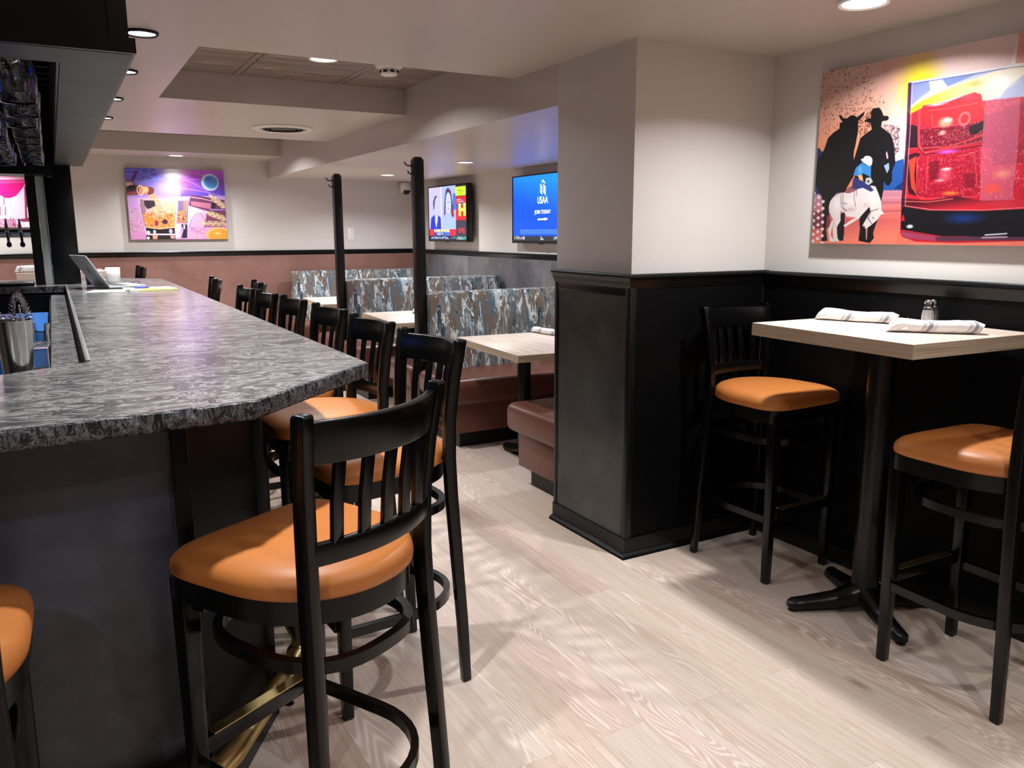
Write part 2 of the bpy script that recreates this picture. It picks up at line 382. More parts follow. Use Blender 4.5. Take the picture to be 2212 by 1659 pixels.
# ------------------------------------------------------------------ the setting
ZC, ZB, ZT = 2.145, 1.965, 2.30        # main ceiling, booth ceiling, recessed trays
XL, XW, XT, YN, YB, XP, YP = -3.2, 2.82, 3.78, -2.6, 9.0, 2.065, 2.68
struct(MB().box((XL-.1,YN-.1,-0.1),(XT+.1,YB+.1,0)).build('floor', M['floor']))
struct(MB().box((XL-.1,YB,0),(XT+.1,YB+.1,2.5)).build('wall_back', M['wall']))
struct(MB().box((XT,3.25,0),(XT+.1,YB,2.5)).build('wall_booth', M['wall']))
struct(MB().box((XW,YN-.1,0),(XW+.1,YP,2.5)).build('wall_right', M['wall']))
struct(MB().box((XP,YP,0),(XT+.1,3.25,2.5)).build('wall_pillar', M['wall']))
struct(MB().box((XL-.1,YN-.1,0),(XL,YB,2.5)).build('wall_left', M['wall']))
struct(MB().box((XL,YN-.1,0),(XW,YN,2.5)).build('wall_front', M['wall']))
# ceiling: flat field with two recesses, lower over the booths
c = MB()
def cbox(x0,y0,x1,y1,z0,z1=2.5): c.box((x0,y0,z0),(x1,y1,z1))
cbox(XL,YN,XW,3.25,ZC); cbox(XL,3.25,XP,3.66,ZC)
cbox(XL,3.66,0.595,5.10,ZC); cbox(XL,5.10,XP,6.86,ZC); cbox(XL,6.86,-1.5,8.38,ZC); cbox(XL,8.38,XP,YB,ZC)
cbox(XP,3.25,XT,YB,ZB)
cbox(0.595,3.66,XP,5.10,ZT+.02); cbox(-1.5,6.86,XP,8.38,ZT+.02)
struct(c.build('ceiling', M['ceil']))
struct(MB().box((0.597,3.662,ZT),(XP-.002,5.098,ZT+.02)).build('ceiling_tile_field', M['tin']))
struct(MB().box((-1.498,6.862,ZT),(XP-.002,8.378,ZT+.02)).build('ceiling_tile_field', M['tin']))
# lower wall panels
struct(MB().box((XL,YB-.008,0.0),(1.075,YB,1.165)).box((1.078,YB-.008,0.0),(XT-.01,YB,1.165)).build('wall_back_panel', M['terra']))
struct(MB().box((XT-.008,3.25,0.0),(XT,YB-.01,1.165)).build('wall_booth_panel', M['booth_slate']))
struct(MB().box((XW-.008,YN,0.0),(XW,YP-.01,1.17)).build('wall_right_panel', M['blackpanel']))
struct(MB().box((XP+.02,YP-.008,0.0),(XW-.01,YP,1.17)).build('wall_alcove_panel', M['blackpanel']))
struct(MB().box((XP-.008,YP+.02,0.0),(XP,3.235,1.17)).build('wall_pillar_panel', M['pillar_slate']))
# chair rails
def rail(b, x0,y0,x1,y1,nx,ny, top, prof):
    # prof: list of (out, z-down) ; straight moulding along (x0,y0)-(x1,y1), outward (nx,ny)
    pa = [(x0+nx*o, y0+ny*o, top-d) for o, d in prof]; pb = [(x1+nx*o, y1+ny*o, top-d) for o, d in prof]
    b.rings([pa, pb], 0, True, True)
PR = [(0,0),(0.030,0),(0.034,0.006),(0.034,0.014),(0.026,0.020),(0.022,0.036),(0.014,0.050),(0.010,0.060),(0,0.060)]
b = MB(); rail(b, XL,YB,XT,YB,0,-1,1.212,[(o,d*0.85) for o,d in PR]); struct(b.build('trim_1', M['black'], smooth=True))
b = MB(); rail(b, XT,3.25,XT,YB-.03,-1,0,1.207,[(o,d*0.85) for o,d in PR]); struct(b.build('trim_2', M['black'], smooth=True))
b = MB(); rail(b, XW,YN,XW,YP-.03,-1,0,1.225,PR); struct(b.build('trim_3', M['black'], smooth=True))
# mitred cap round the pillar: left face then alcove face
def loft_corner(path, prof_fn, name, mat):
    b = MB(); b.rings([[prof_fn(k, o, d) for o, d in PRC] for k in range(len(path))], 0, True, True); return struct(b.build(name, mat, smooth=True))
PRC = [(0,0),(0.030,0),(0.035,0.006),(0.035,0.014),(0.026,0.022),(0.022,0.038),(0.014,0.052),(0.010,0.062),(0,0.062)]
pth = [(XP,3.25,-1,0),(XP,YP,-1,-1),(XW,YP,0,-1)]
loft_corner(pth, lambda k,o,d: (pth[k][0]+pth[k][2]*o, pth[k][1]+pth[k][3]*o, 1.228-d), 'trim_4', M['black'])
PRC = [(0,0.0),(0.016,0.0),(0.016,0.062),(0.022,0.064),(0.034,0.072),(0.038,0.083),(0,0.083)]
loft_corner(pth, lambda k,o,d: (pth[k][0]+pth[k][2]*o, pth[k][1]+pth[k][3]*o, 0.083-d), 'baseboard_pillar', M['black'])
# black corner strips that frame the slate panel of the pillar
struct(MB().box((XP-.013,YP-.013,.08),(XP+.022,YP+.022,1.17)).box((XP-.012,3.222,.08),(XP,3.25,1.17)).box((XP-.011,YP+.02,1.135),(XP,3.23,1.17)).build('trim_5', M['black'], bevel=.003))
for nm, a, bb in (('baseboard_right',(XW-.022,YN,0),(XW,YP-.02,.08)),('baseboard_booth',(XT-.02,3.25,0),(XT,YB,.09)),('baseboard_back',(XL,YB-.02,0),(XT-.02,YB,.09))):
    struct(MB().box(a,bb).build(nm, M['black'], bevel=.004))

# ------------------------------------------------------------------ ceiling lamps
def lamp(x, y, z, label, r=0.075, trim='white', watts=LAMP_W, spread=150, group='recessed ceiling downlights'):
    t = thing('ceiling_light', label, 'ceiling light', (x,y,z), 0, group)
    tr = MB(); n = 32
    prof = [(r,0.0),(r,-0.006),(r*0.93,-0.011),(r*0.80,-0.007),(r*0.80,0.0)]
    tr.rings([[(q*math.cos(2*PI*i/n), q*math.sin(2*PI*i/n), zz) for i in range(n)] for q, zz in prof], 0, True, False)
    tr.build('trim_ring', M['white'] if trim == 'white' else M['black'], t, smooth=True)
    MB().lathe([(0.001,-.004),(r*0.81,-.004),(r*0.81,0)], n=32).build('lens', M['lens'], t)
    ld = bpy.data.lights.new('bulb', 'AREA'); ld.shape = 'DISK'; ld.size = r*1.0; ld.energy = watts; ld.color = LAMP_COL; ld.spread = math.radians(spread)
    lo = bpy.data.objects.new('bulb', ld); COL.objects.link(lo); lo.parent = t; lo.location = (0,0,-.014)
    return t
for k, (yy, lb) in enumerate([(3.51,'nearest black-ringed downlight beside the dark bar canopy'),(4.35,'second black-ringed downlight along the bar canopy edge'),(5.24,'third black-ringed downlight along the bar canopy edge'),(6.11,'farthest black-ringed downlight along the bar canopy edge')]):
    lamp(0.367, yy, ZC, lb, 0.062, 'black', LAMP_W*0.7, 105, group='black-ringed downlights over the bar')
lamp(1.331,4.388,ZT,'round white downlight in the recessed tile ceiling over the aisle',0.08,watts=LAMP_W*1.3)
lamp(1.129,8.687,ZC,'downlight above the whiskey canvas on the back wall',0.075,watts=LAMP_W*.65,spread=125)
lamp(-.55,8.66,ZC,'unseen downlight added behind the canopy to brighten the pink cocktail canvas',0.075,watts=LAMP_W*.9,spread=130)  # added lamp, out of view, brightens the cocktail canvas
lamp(2.410,1.92,ZC,'downlight over the high table beside the cowboy canvas',0.085,watts=LAMP_W*1.45,spread=141)
lamp(2.967,7.894*.99,ZB,'farther downlight in the low ceiling over the booths',0.075,watts=LAMP_W*1.9)
lamp(2.999,6.124,ZB,'nearer downlight in the low ceiling over the booths',0.075,watts=LAMP_W*1.2)
# downlights out of view: recess, behind the pillar, bar row, then added fill lamps
lamp(1.30,7.65,ZT,'downlight hidden inside the far ceiling recess',0.08,watts=LAMP_W*3.0)
lamp(3.0,4.35,ZB,'downlight over the booth behind the pillar',0.075)
for x, y, lb in ((0.367,2.64,'black-ringed downlight behind the canopy front'),(0.367,1.77,'black-ringed downlight above the bar front corner')):
    lamp(x,y,ZC,lb,0.062,'black',LAMP_W*0.8,115)
for x, y, lb, w in ((1.30,-0.1,'added fill downlight over the floor behind the viewpoint',1.1),(2.41,0.1,'added fill downlight along the right wall behind the viewpoint',.7),(-0.9,0.2,'added fill downlight left of the viewpoint',1.0),(-1.7,7.6,'added unseen downlight over the far left corner',2.4),(-0.75,5.3,'added unseen downlight above the bar well',.8)):  # unseen lamps added to light the room
    lamp(x,y,ZC,lb,0.08,watts=LAMP_W*w)

# ------------------------------------------------------------------ bar counter
def inset_front(poly): return poly
bar = thing('bar_counter', 'long swirled black granite bar counter with dark panelled front', 'bar counter', (0,0,0))
ZTOP, TH = 1.07, 0.038
outer = [(-2.2,1.40),(0.322,1.629),(0.68,1.984),(0.68,6.475),(0.33,6.83),(-2.2,6.83)]
def slab_piece(b, poly, edge_on):
    # top, bottom and the outer faces listed in edge_on get the rough hewn edge
    n = len(poly); o = len(b.v)
    b.v += [(x,y,ZTOP-TH) for x,y in poly]+[(x,y,ZTOP) for x,y in poly]
    b.f.append(tuple(range(o+n-1,o-1,-1))); b.mi.append(1); b.f.append(tuple(range(o+n,o+2*n))); b.mi.append(0)
    for i in range(n):
        j = (i+1)%n
        if i in edge_on: b.f.append((o+i,o+j,o+n+j,o+n+i)); b.mi.append(edge_on[i])
def hewn_edge(b, pts):
    # broken stone edge standing a few millimetres proud of the slab
    er = random.Random(3); L = 0; prev = None; cols = []
    for (xa,ya),(xb,yb) in zip(pts, pts[1:]):
        d = math.hypot(xb-xa, yb-ya); n = max(2, int(d/0.02)); nx, ny = (yb-ya)/d, -(xb-xa)/d
        for k in range(n):
            t = k/n; cols.append((xa+(xb-xa)*t, ya+(yb-ya)*t, nx, ny))
    cols.append((pts[-1][0],pts[-1][1],nx,ny))
    rows = [(0.0,0.0),(0.002,-0.003),(0.003,-0.018),(0.003,-0.030),(-0.002,-TH)]
    rs = []
    for x,y,nx,ny in cols:
        r = []
        for q,(o,dz) in enumerate(rows):
            jit = er.uniform(-.0016,.0016) if 0 < q else er.uniform(-.0006,.0006)
            r.append((x+nx*(o+jit), y+ny*(o+jit), ZTOP+dz-(.0003 if q == 0 else 0)+(er.uniform(-.0015,.0015) if q in (1,2,3) else 0)))
        rs.append(r)
    o = len(b.v); m = len(rows)
    for r in rs: b.v += r
    for k in range(len(rs)-1):
        for q in range(m-1): b.f.append((o+k*m+q, o+(k+1)*m+q, o+(k+1)*m+q+1, o+k*m+q+1)); b.mi.append(1)
b = MB(); XI = 0.056
slab_piece(b, [(-2.2,1.40),(0.322,1.629),(0.68,1.984),(0.68,2.36),(XI,2.36),(-0.021,2.31),(-0.30,2.14),(-2.2,2.14)], {4:0,5:0,6:0})
slab_piece(b, [(XI,2.36),(0.68,2.36),(0.68,5.885),(XI,5.885)], {3:0})
slab_piece(b, [(-2.2,5.885),(0.68,5.885),(0.68,6.475),(0.33,6.83),(-2.2,6.83)], {0:1})
hewn_edge(b, [(-2.2,1.40),(0.322,1.629),(0.68,1.984),(0.68,6.475),(0.33,6.83),(-2.2,6.83)])
b.build('countertop', [M['granite'], M['granite_edge']], bar)
MB().box((.047,2.362,ZTOP+.0002),(.060,5.884,ZTOP+.005)).build('edge_strip', M['steelgrey'], bar, bevel=.002)
MB().box((-0.034,2.33,1.012),(XI+.012,5.60,1.034)).build('inner_ledge', M['granite'], bar)
base = [(-2.2,1.64),(0.205,1.855),(0.445,2.25),(0.445,6.30),(0.20,6.60),(-2.2,6.60)]
b = MB(); zb = ZTOP-TH-.001
def wall_strip(b, pts, th, z0, z1, mi=0):
    for (xa,ya),(xb,yb) in zip(pts, pts[1:]):
        d = math.hypot(xb-xa,yb-ya); nx, ny = -(yb-ya)/d, (xb-xa)/d
        b.prism([(xa,ya),(xb,yb),(xb+nx*th,yb+ny*th),(xa+nx*th,ya+ny*th)], z0, z1, mi)
wall_strip(b, base[:2], 0.03, 0, zb, 0); wall_strip(b, base[1:], 0.03, 0, zb, 1); b.build('front_panel', [M['bar_slate'], M['blackpanel']], bar)
b = MB()
for (x,y) in base[1:5]: b.box((x-.022,y-.022,0),(x+.012,y+.012,zb))
wall_strip(b, [(x+(0.008 if i in (2,3) else 0),y-.012 if i<2 else y) for i,(x,y) in enumerate(base)], .012, zb-.03, zb-.001)
b.build('corner_trim', M['black'], bar, bevel=.003)
b = MB(); wall_strip(b, [(-2.2,1.622),(0.212,1.838),(0.462,2.245),(0.462,6.31)], .016, 0, .10); b.build('kick_board', M['black'], bar)
# dark inside of the working well
b = MB(); b.box((-1.6,2.33,0.02),(-0.04,5.86,0.03)); b.box((-1.6,5.83,0.03),(0.04,5.86,1.02)); b.box((-.045,2.36,.03),(-.034,5.83,1.01)); b.build('well_lining', M['tvblack'], bar)
b = MB(); b.box((-1.6,5.50,0.84),(-.046,5.83,0.86)); b.box((-1.6,5.50,.925),(-.046,5.51,.935)); b.build('back_shelf', M['brass'], bar)
# brass foot rail on brackets
b = MB(); rp = [(-2.0,1.575),(0.14,1.79),(0.215,1.807),(0.268,1.862),(0.505,2.215),(0.55,2.29),(0.565,2.37),(0.567,6.2)]
pts = [(x,y,.165) for x,y in rp]; b.tube(pts, .030, 16); b.build('foot_rail', M['brass'], bar, smooth=True)
for x,y,dx,dy in ((0.53,2.255,-.08,.03),(0.567,3.4,-.10,0),(0.567,4.6,-.10,0),(0.567,5.8,-.10,0),(0.205,1.805,-.02,.03),(-.6,1.716,0,.05)):
    rb = MB().lathe([(.001,-.037),(.022,-.032),(.034,-.014),(.036,0),(.034,.014),(.022,.032),(.001,.037)], (x,y,.165), 18).build('rail_fitting', M['brass'], bar, smooth=True)
    MB().tube([(x,y,.165),(x+dx*.3,y+dy*.3,.13),(x+dx*.5,y+dy*.5,.06),(x+dx*.4,y+dy*.4,.0)], .013, 10).build('rail_bracket', M['iron'], rb, smooth=True)

# ------------------------------------------------------------------ canopy above the bar, its post
can = thing('bar_canopy', 'dark overhead bar canopy with glass rack and square black post', 'canopy', (0,0,1.83))
b = MB(); z0 = 0.0
for a, bb in (((-2.2,2.29,z0),(0.215,2.475,.03)),((0.058,2.475,z0),(0.215,5.88,.03)),((-2.2,5.88,z0),(0.215,6.17,.03))): b.box(a,bb)
b.build('soffit', M['canopy_grey'], can)
b = MB(); b.box((-2.2,2.272,.004),(0.205,2.292,ZC-1.83)); b.box((0.195,2.29,.03),(0.207,6.17,ZC-1.83)); b.box((-2.2,6.15,.03),(.2,6.172,ZC-1.83))
b.box((-2.2,2.262,-.001),(0.222,2.275,.034)); b.box((.2,2.275,.001),(.222,6.17,.034)); b.box((0.165,2.264,.034),(.208,2.274,ZC-1.83)); b.build('fascia', M['black'], can)
b = MB(); b.box((-2.2,2.475,.26),(.06,5.88,.28)); b.box((.052,2.475,.0),(.06,5.88,.27)); b.box((-2.2,5.872,-.02),(.06,5.882,.27)); b.box((-2.2,2.475,.03),(.06,2.483,.27)); b.build('inner_box', M['tvblack'], can)
b = MB()
for k in range(22): b.box((-1.0,2.6+k*.15,.235),(.05,2.63+k*.15,.255))
b.build('slat', M['blackwood'], can)
b = MB(); b.box((-2.2,5.88,-.075),(.045,6.17,-.001)); b.build('header_panel', M['black'], can)
b = MB()
b.box((-.012,6.095,ZTOP-1.8295),(.146,6.26,0)); b.build('post', M['black'], can, bevel=.004)
MB().box((-.058,6.11,ZTOP-1.8295),(-.013,6.2,0)).build('pale_strip', M['palestrip'], can)
MB().box((-.115,6.10,ZTOP-1.8295),(-.06,6.26,0)).build('post_edge', M['tvblack'], can)
b = MB()
for q in range(3): b.tube([(.022+.012*math.cos(a), 6.088, -.022-.022*q+.012*math.sin(a)) for a in [2*PI*i/12 for i in range(12)]], .003, 6, closed=True, up=(0,1,0))
b.build('hook', M['chrome'], can, smooth=True)

# hanging wine glasses
def glass_mesh():
    b = MB()
    prof = [(.034,.205),(.034,.203),(.010,.200),(.0045,.193),(.0040,.115),(.008,.104),(.026,.088),(.038,.066),(.041,.045),(.038,.018),(.034,0.0),(.0325,0.0),(.0365,.018),(.0395,.045),(.0365,.066),(.025,.086),(.001,.101)]
    b.lathe(prof[:], n=20, cap=False)
    return b
wg = glass_mesh().build('wine_glass', M['glass'], smooth=True, angle=80)
tag(wg, 'clear stemmed wine glass hanging upside down in the rack over the bar', 'wine glass', 'wine glasses hanging in the bar canopy rack')
first = True
for cxx in (-.045,-.165,-.285):
    for k in range(9):
        o = wg if first else wg.copy()
        if not first: COL.objects.link(o)
        first = False
        o.location = (cxx+rng.uniform(-.006,.006), 2.62+k*.30+rng.uniform(-.02,.02), 1.745); o.scale = (1.25,1.25,1.55); o.rotation_euler = (0,0,rng.random()*6)
rk = thing('glass_rack', 'black wire stemware rack inside the bar canopy', 'rack', (0,0,2.044))
b = MB()
for cxx in (-.045,-.165,-.285):
    for s in (-.024,.024): b.tube([(cxx+s,2.5,0),(cxx+s,5.86,0)], .004, 6)
b.build('wire', M['iron'], rk)

# beer taps on a horizontal tube
tp = thing('beer_tower', 'horizontal steel beer tower with three navy handled taps', 'beer tap', (-.35,6.45,ZTOP+.0005))
b = MB(); b.tube([(-.55,0,.335),(.29,0,.335)], .034, 20, up=(0,0,1)); b.build('tube', M['chrome'], tp, smooth=True)
b = MB(); b.tube([(-.45,0,0),(-.45,0,.34)], .03, 16, up=(0,1,0)); b.lathe([(.06,0),(.06,.01),(.03,.02)], (-.45,0,0), 20); b.build('support', M['chrome'], tp, smooth=True)
for x in (.248,.172,.095,.018):
    f = MB(); f.lathe([(.012,0),(.014,.012),(.011,.02),(.016,.035),(.009,.05),(.007,.075),(.004,.09)], (x,-.045,.335), 14); f.tube([(x,-.03,.335),(x,-.06,.335)], .014, 12); f.tube([(x,-.05,.34),(x+.004,-.07,.30),(x+.005,-.075,.27)], .009, 10)
    fo = f.build('faucet', M['chrome'], tp, smooth=True)
    h = MB(); h.lathe([(.002,-.018),(.013,-.012),(.016,0),(.013,.012),(.006,.02)], (x+.006,-.078,.255), 14); h.build('handle', M['tapblue'], fo, smooth=True)

# ------------------------------------------------------------------ things on and in the bar
sh = thing('shaker_tin', 'tall stainless steel shaker tin standing at the near end of the bar well', 'shaker', (-.102,2.33,1.0335))
MB().lathe([(.028,0),(.031,.002),(.033,.02),(.0425,.155),(.0435,.157),(.042,.157),(.032,.022),(.001,.012)], n=36, cap=False).build('tin_cup', M['steel'], sh, smooth=True, angle=60)
def strainer(label, x, y, lean):
    t = thing('cocktail_strainer', label, 'strainer', (x,y,1.06))
    b = MB(); pts = []
    for i in range(420):
        a = i/420*2*PI*26; u = i/419*PI*1.0
        # a spring bent into an arch
        cx_, cz_ = .018*math.cos(u), .105+.085*math.sin(u)
        d = Vector((math.cos(u), 0, math.sin(u)*1.6)).normalized()
        pts.append((cx_+lean*(cz_-.09)+d.x*.0095*math.cos(a), .0095*math.sin(a), cz_+d.z*.0095*math.cos(a)))
    b.tube(pts, .0013, 5); b.build('spring', M['chrome'], t, smooth=True)
    b = MB(); b.sweep([(lean*-.05,0.006,.02),(lean*.01,.006,.10),(lean*.06,.006,.165)], rectsec(.03,.003)); b.build('plate', M['steel'], t)
    return t
strainer('upright coil spring strainer sticking up at the right of the shaker tin', -.083, 2.335, -.05)
strainer('leaning coil spring strainer at the left inside the shaker tin', -.118, 2.325, -.55)
cd = thing('garnish_caddy', 'clear acrylic condiment box with deep blue base in the bar well', 'caddy', (-.062,2.62,1.0))
tray = MB(); tray.box((-.065,-.05,-.06),(.026,.10,.02)); tray.build('base', M['deepblue'], cd, bevel=.004)
b = MB(); b.box((-.05,-.045,.021),(.024,.09,.085)); b.build('bin', M['acrylic'], cd, bevel=.004)
MB().box((-.055,-.05,.0855),(.026,.094,.090)).build('lid', M['acrylic'], cd, bevel=.001)
MB().box((-.33,-.12,-.06),(-.066,.12,-.03)).build('tray', M['steel'], cd, bevel=.004)
gl = thing('rocks_glass', 'small clear tumbler behind the acrylic condiment box', 'glass', (-.056,3.05,1.0345))
MB().lathe([(.02,0),(.026,.075),(.0245,.075),(.019,.008),(.001,.006)], n=20, cap=False).build('tumbler', M['glass'], gl, smooth=True)
bb_ = thing('storage_bin', 'bright blue plastic bin inside the bar well', 'bin', (-.20,4.4,.031))
b = MB(); pr = [(-.26,-.4),(.145,-.4),(.145,.55),(-.26,.55)]
b.box((-.26,-.4,0),(.148,.55,.012)); b.box((-.26,-.4,.012),(-.25,.55,.949)); b.box((.138,-.4,.012),(.148,.55,.949)); b.box((-.25,-.4,.012),(.138,-.39,.949)); b.box((-.25,.54,.012),(.138,.55,.949)); b.build('tub', M['blue_bin'], bb_, bevel=.004)
MB().box((-.262,-.402,.950),(.150,.552,.957)).build('lid', M['blue_bin'], bb_, bevel=.003)
mn = thing('menu_tray', 'black tray holding a printed bar menu left of the post', 'menu', (-.33,6.12,ZTOP+.0005))
MB().box((-.28,-.12,0),(.205,.16,.018)).build('tray', M['tvblack'], mn, bevel=.002)
b = MB(); b.box((-.27,-.115,.0185),(.20,.15,.024)); mp_ = b.build('menu_sheet', M['paper'], mn)
b = MB()
for i in range(34):
    xx = -.255+i*.013; hh = rng.uniform(.02,.11); yy = rng.uniform(-.1,.0)
    b.box((xx,yy,.0242),(xx+rng.choice((.003,.006,.008)),yy+hh,.0246))
b.build('printed_text', M['keys'], mn)
b = MB(); b.box((.06,-.02,.0242),(.14,.10,.0245)); b.build('menu_photo', simple('faded_red_print', rgb(214,150,140), .7), mn)

lp = thing('laptop', 'open silver laptop seen from behind on the bar', 'laptop', (.275,5.43,ZTOP), .26)
MB().box((0,0,.004),(.215,.31,.016)).build('base', M['laptop'], lp, bevel=.003)
MB().box((.03,.02,.0162),(.13,.29,.0168)).build('keyboard', M['keys'], lp)
hx, hz = -.118, .198
b = MB(); dn = Vector((hz,0,-hx)).normalized()*.005
b.add([(0,0,.012),(0,.31,.012),(hx,.31,hz),(hx,0,hz),(dn.x,0,.012+dn.z),(dn.x,.31,.012+dn.z),(hx+dn.x,.31,hz+dn.z),(hx+dn.x,0,hz+dn.z)], [(0,1,2,3),(7,6,5,4),(0,4,5,1),(1,5,6,2),(2,6,7,3),(3,7,4,0)])
lid = b.build('screen_lid', M['laptop'], lp, bevel=.0015)
b = MB(); el = []
for i in range(20):
    a = 2*PI*i/20; u = .5+.10*math.cos(a)*1.0; vv = .155+.022*math.sin(a)
    el.append((hx*u-dn.x*.15, vv, .012+(hz-.012)*u-dn.z*.15))
b.add(el, [tuple(range(20))]); b.build('lid_logo', M['laptop_dark'], lid)
mg = thing('coffee_mug', 'white ceramic coffee mug behind the laptop', 'mug', (.335,6.05,ZTOP)); mg.scale = (.9,.9,.95)
MB().lathe([(.042,0),(.047,.004),(.049,.02),(.050,.108),(.047,.110),(.046,.106),(.044,.012),(.001,.010)], n=32, cap=False).build('cup', M['ceramic'], mg, smooth=True, angle=60)
b = MB(); b.tube([(-.046+.0,-.0,.088),(-.075,-.0,.085),(-.082,0,.055),(-.072,0,.028),(-.047,0,.024)], .007, 10, up=(0,1,0)); b.build('handle', M['ceramic'], mg, smooth=True)
gs = thing('eyeglasses', 'dark framed eyeglasses folded on the bar beside the mug', 'glasses', (.43,5.86,ZTOP+.001)); gs.scale = (.8,.8,.55)
b = MB()
for s in (-.034,.034): b.tube([(s+.026*math.cos(a), .0, .02+.018*math.sin(a)) for a in [2*PI*i/16 for i in range(16)]], .0025, 6, closed=True, up=(0,1,0))
b.tube([(-.008,0,.026),(.008,0,.026)], .002, 6)
b.build('frame', M['keys'], gs, smooth=True)
for s in (-1,1):
    b = MB(); b.tube([(s*.06,0,.028),(s*.064,.05,.026),(s*-.01,.055,.006)], .002, 6); b.build('temple', M['keys'], gs, smooth=True)
pb = MB(); pb.prism([(.135,5.155),(.33,5.10),(.36,5.28),(.19,5.33)], ZTOP+.0004, ZTOP+.0024); tag(pb.build('paper_sheet', M['paper']), 'loose white paper sheets on the bar in front of the laptop', 'paper')
nb = thing('notepad', 'yellow lined notepad on the bar at the right of the papers', 'notepad', (.48,5.22,ZTOP), .12)
MB().box((-.13,-.10,.0002),(.13,.11,.010)).build('page_block', M['yellow'], nb, bevel=.001)
MB().box((-.131,-.101,.0005),(-.09,.111,.012)).build('binding', M['paper'], nb)
MB().box((-.05,-.09,.0102),(.02,-.02,.0108)).build('sticky_note', M['brightyellow'], nb)
pn = MB(); pn.tube([(.40,5.23,ZTOP+.0155),(.47,5.20,ZTOP+.0155)], .005, 8); tag(pn.build('pen', M['bluepen'], smooth=True), 'short blue marker lying on the yellow notepad', 'pen')
tb = thing('tumbler', 'purple tumbler with a pink sleeve between post and laptop', 'tumbler', (.205,5.98,ZTOP))
MB().lathe([(.03,0),(.034,.003),(.038,.06),(.037,.061)], n=24).build('cup', M['purple'], tb, smooth=True, angle=50)
MB().lathe([(.0375,.0615),(.0385,.066),(.039,.095),(.034,.102),(.001,.104)], n=24).build('sleeve', M['pink'], tb, smooth=True, angle=50)

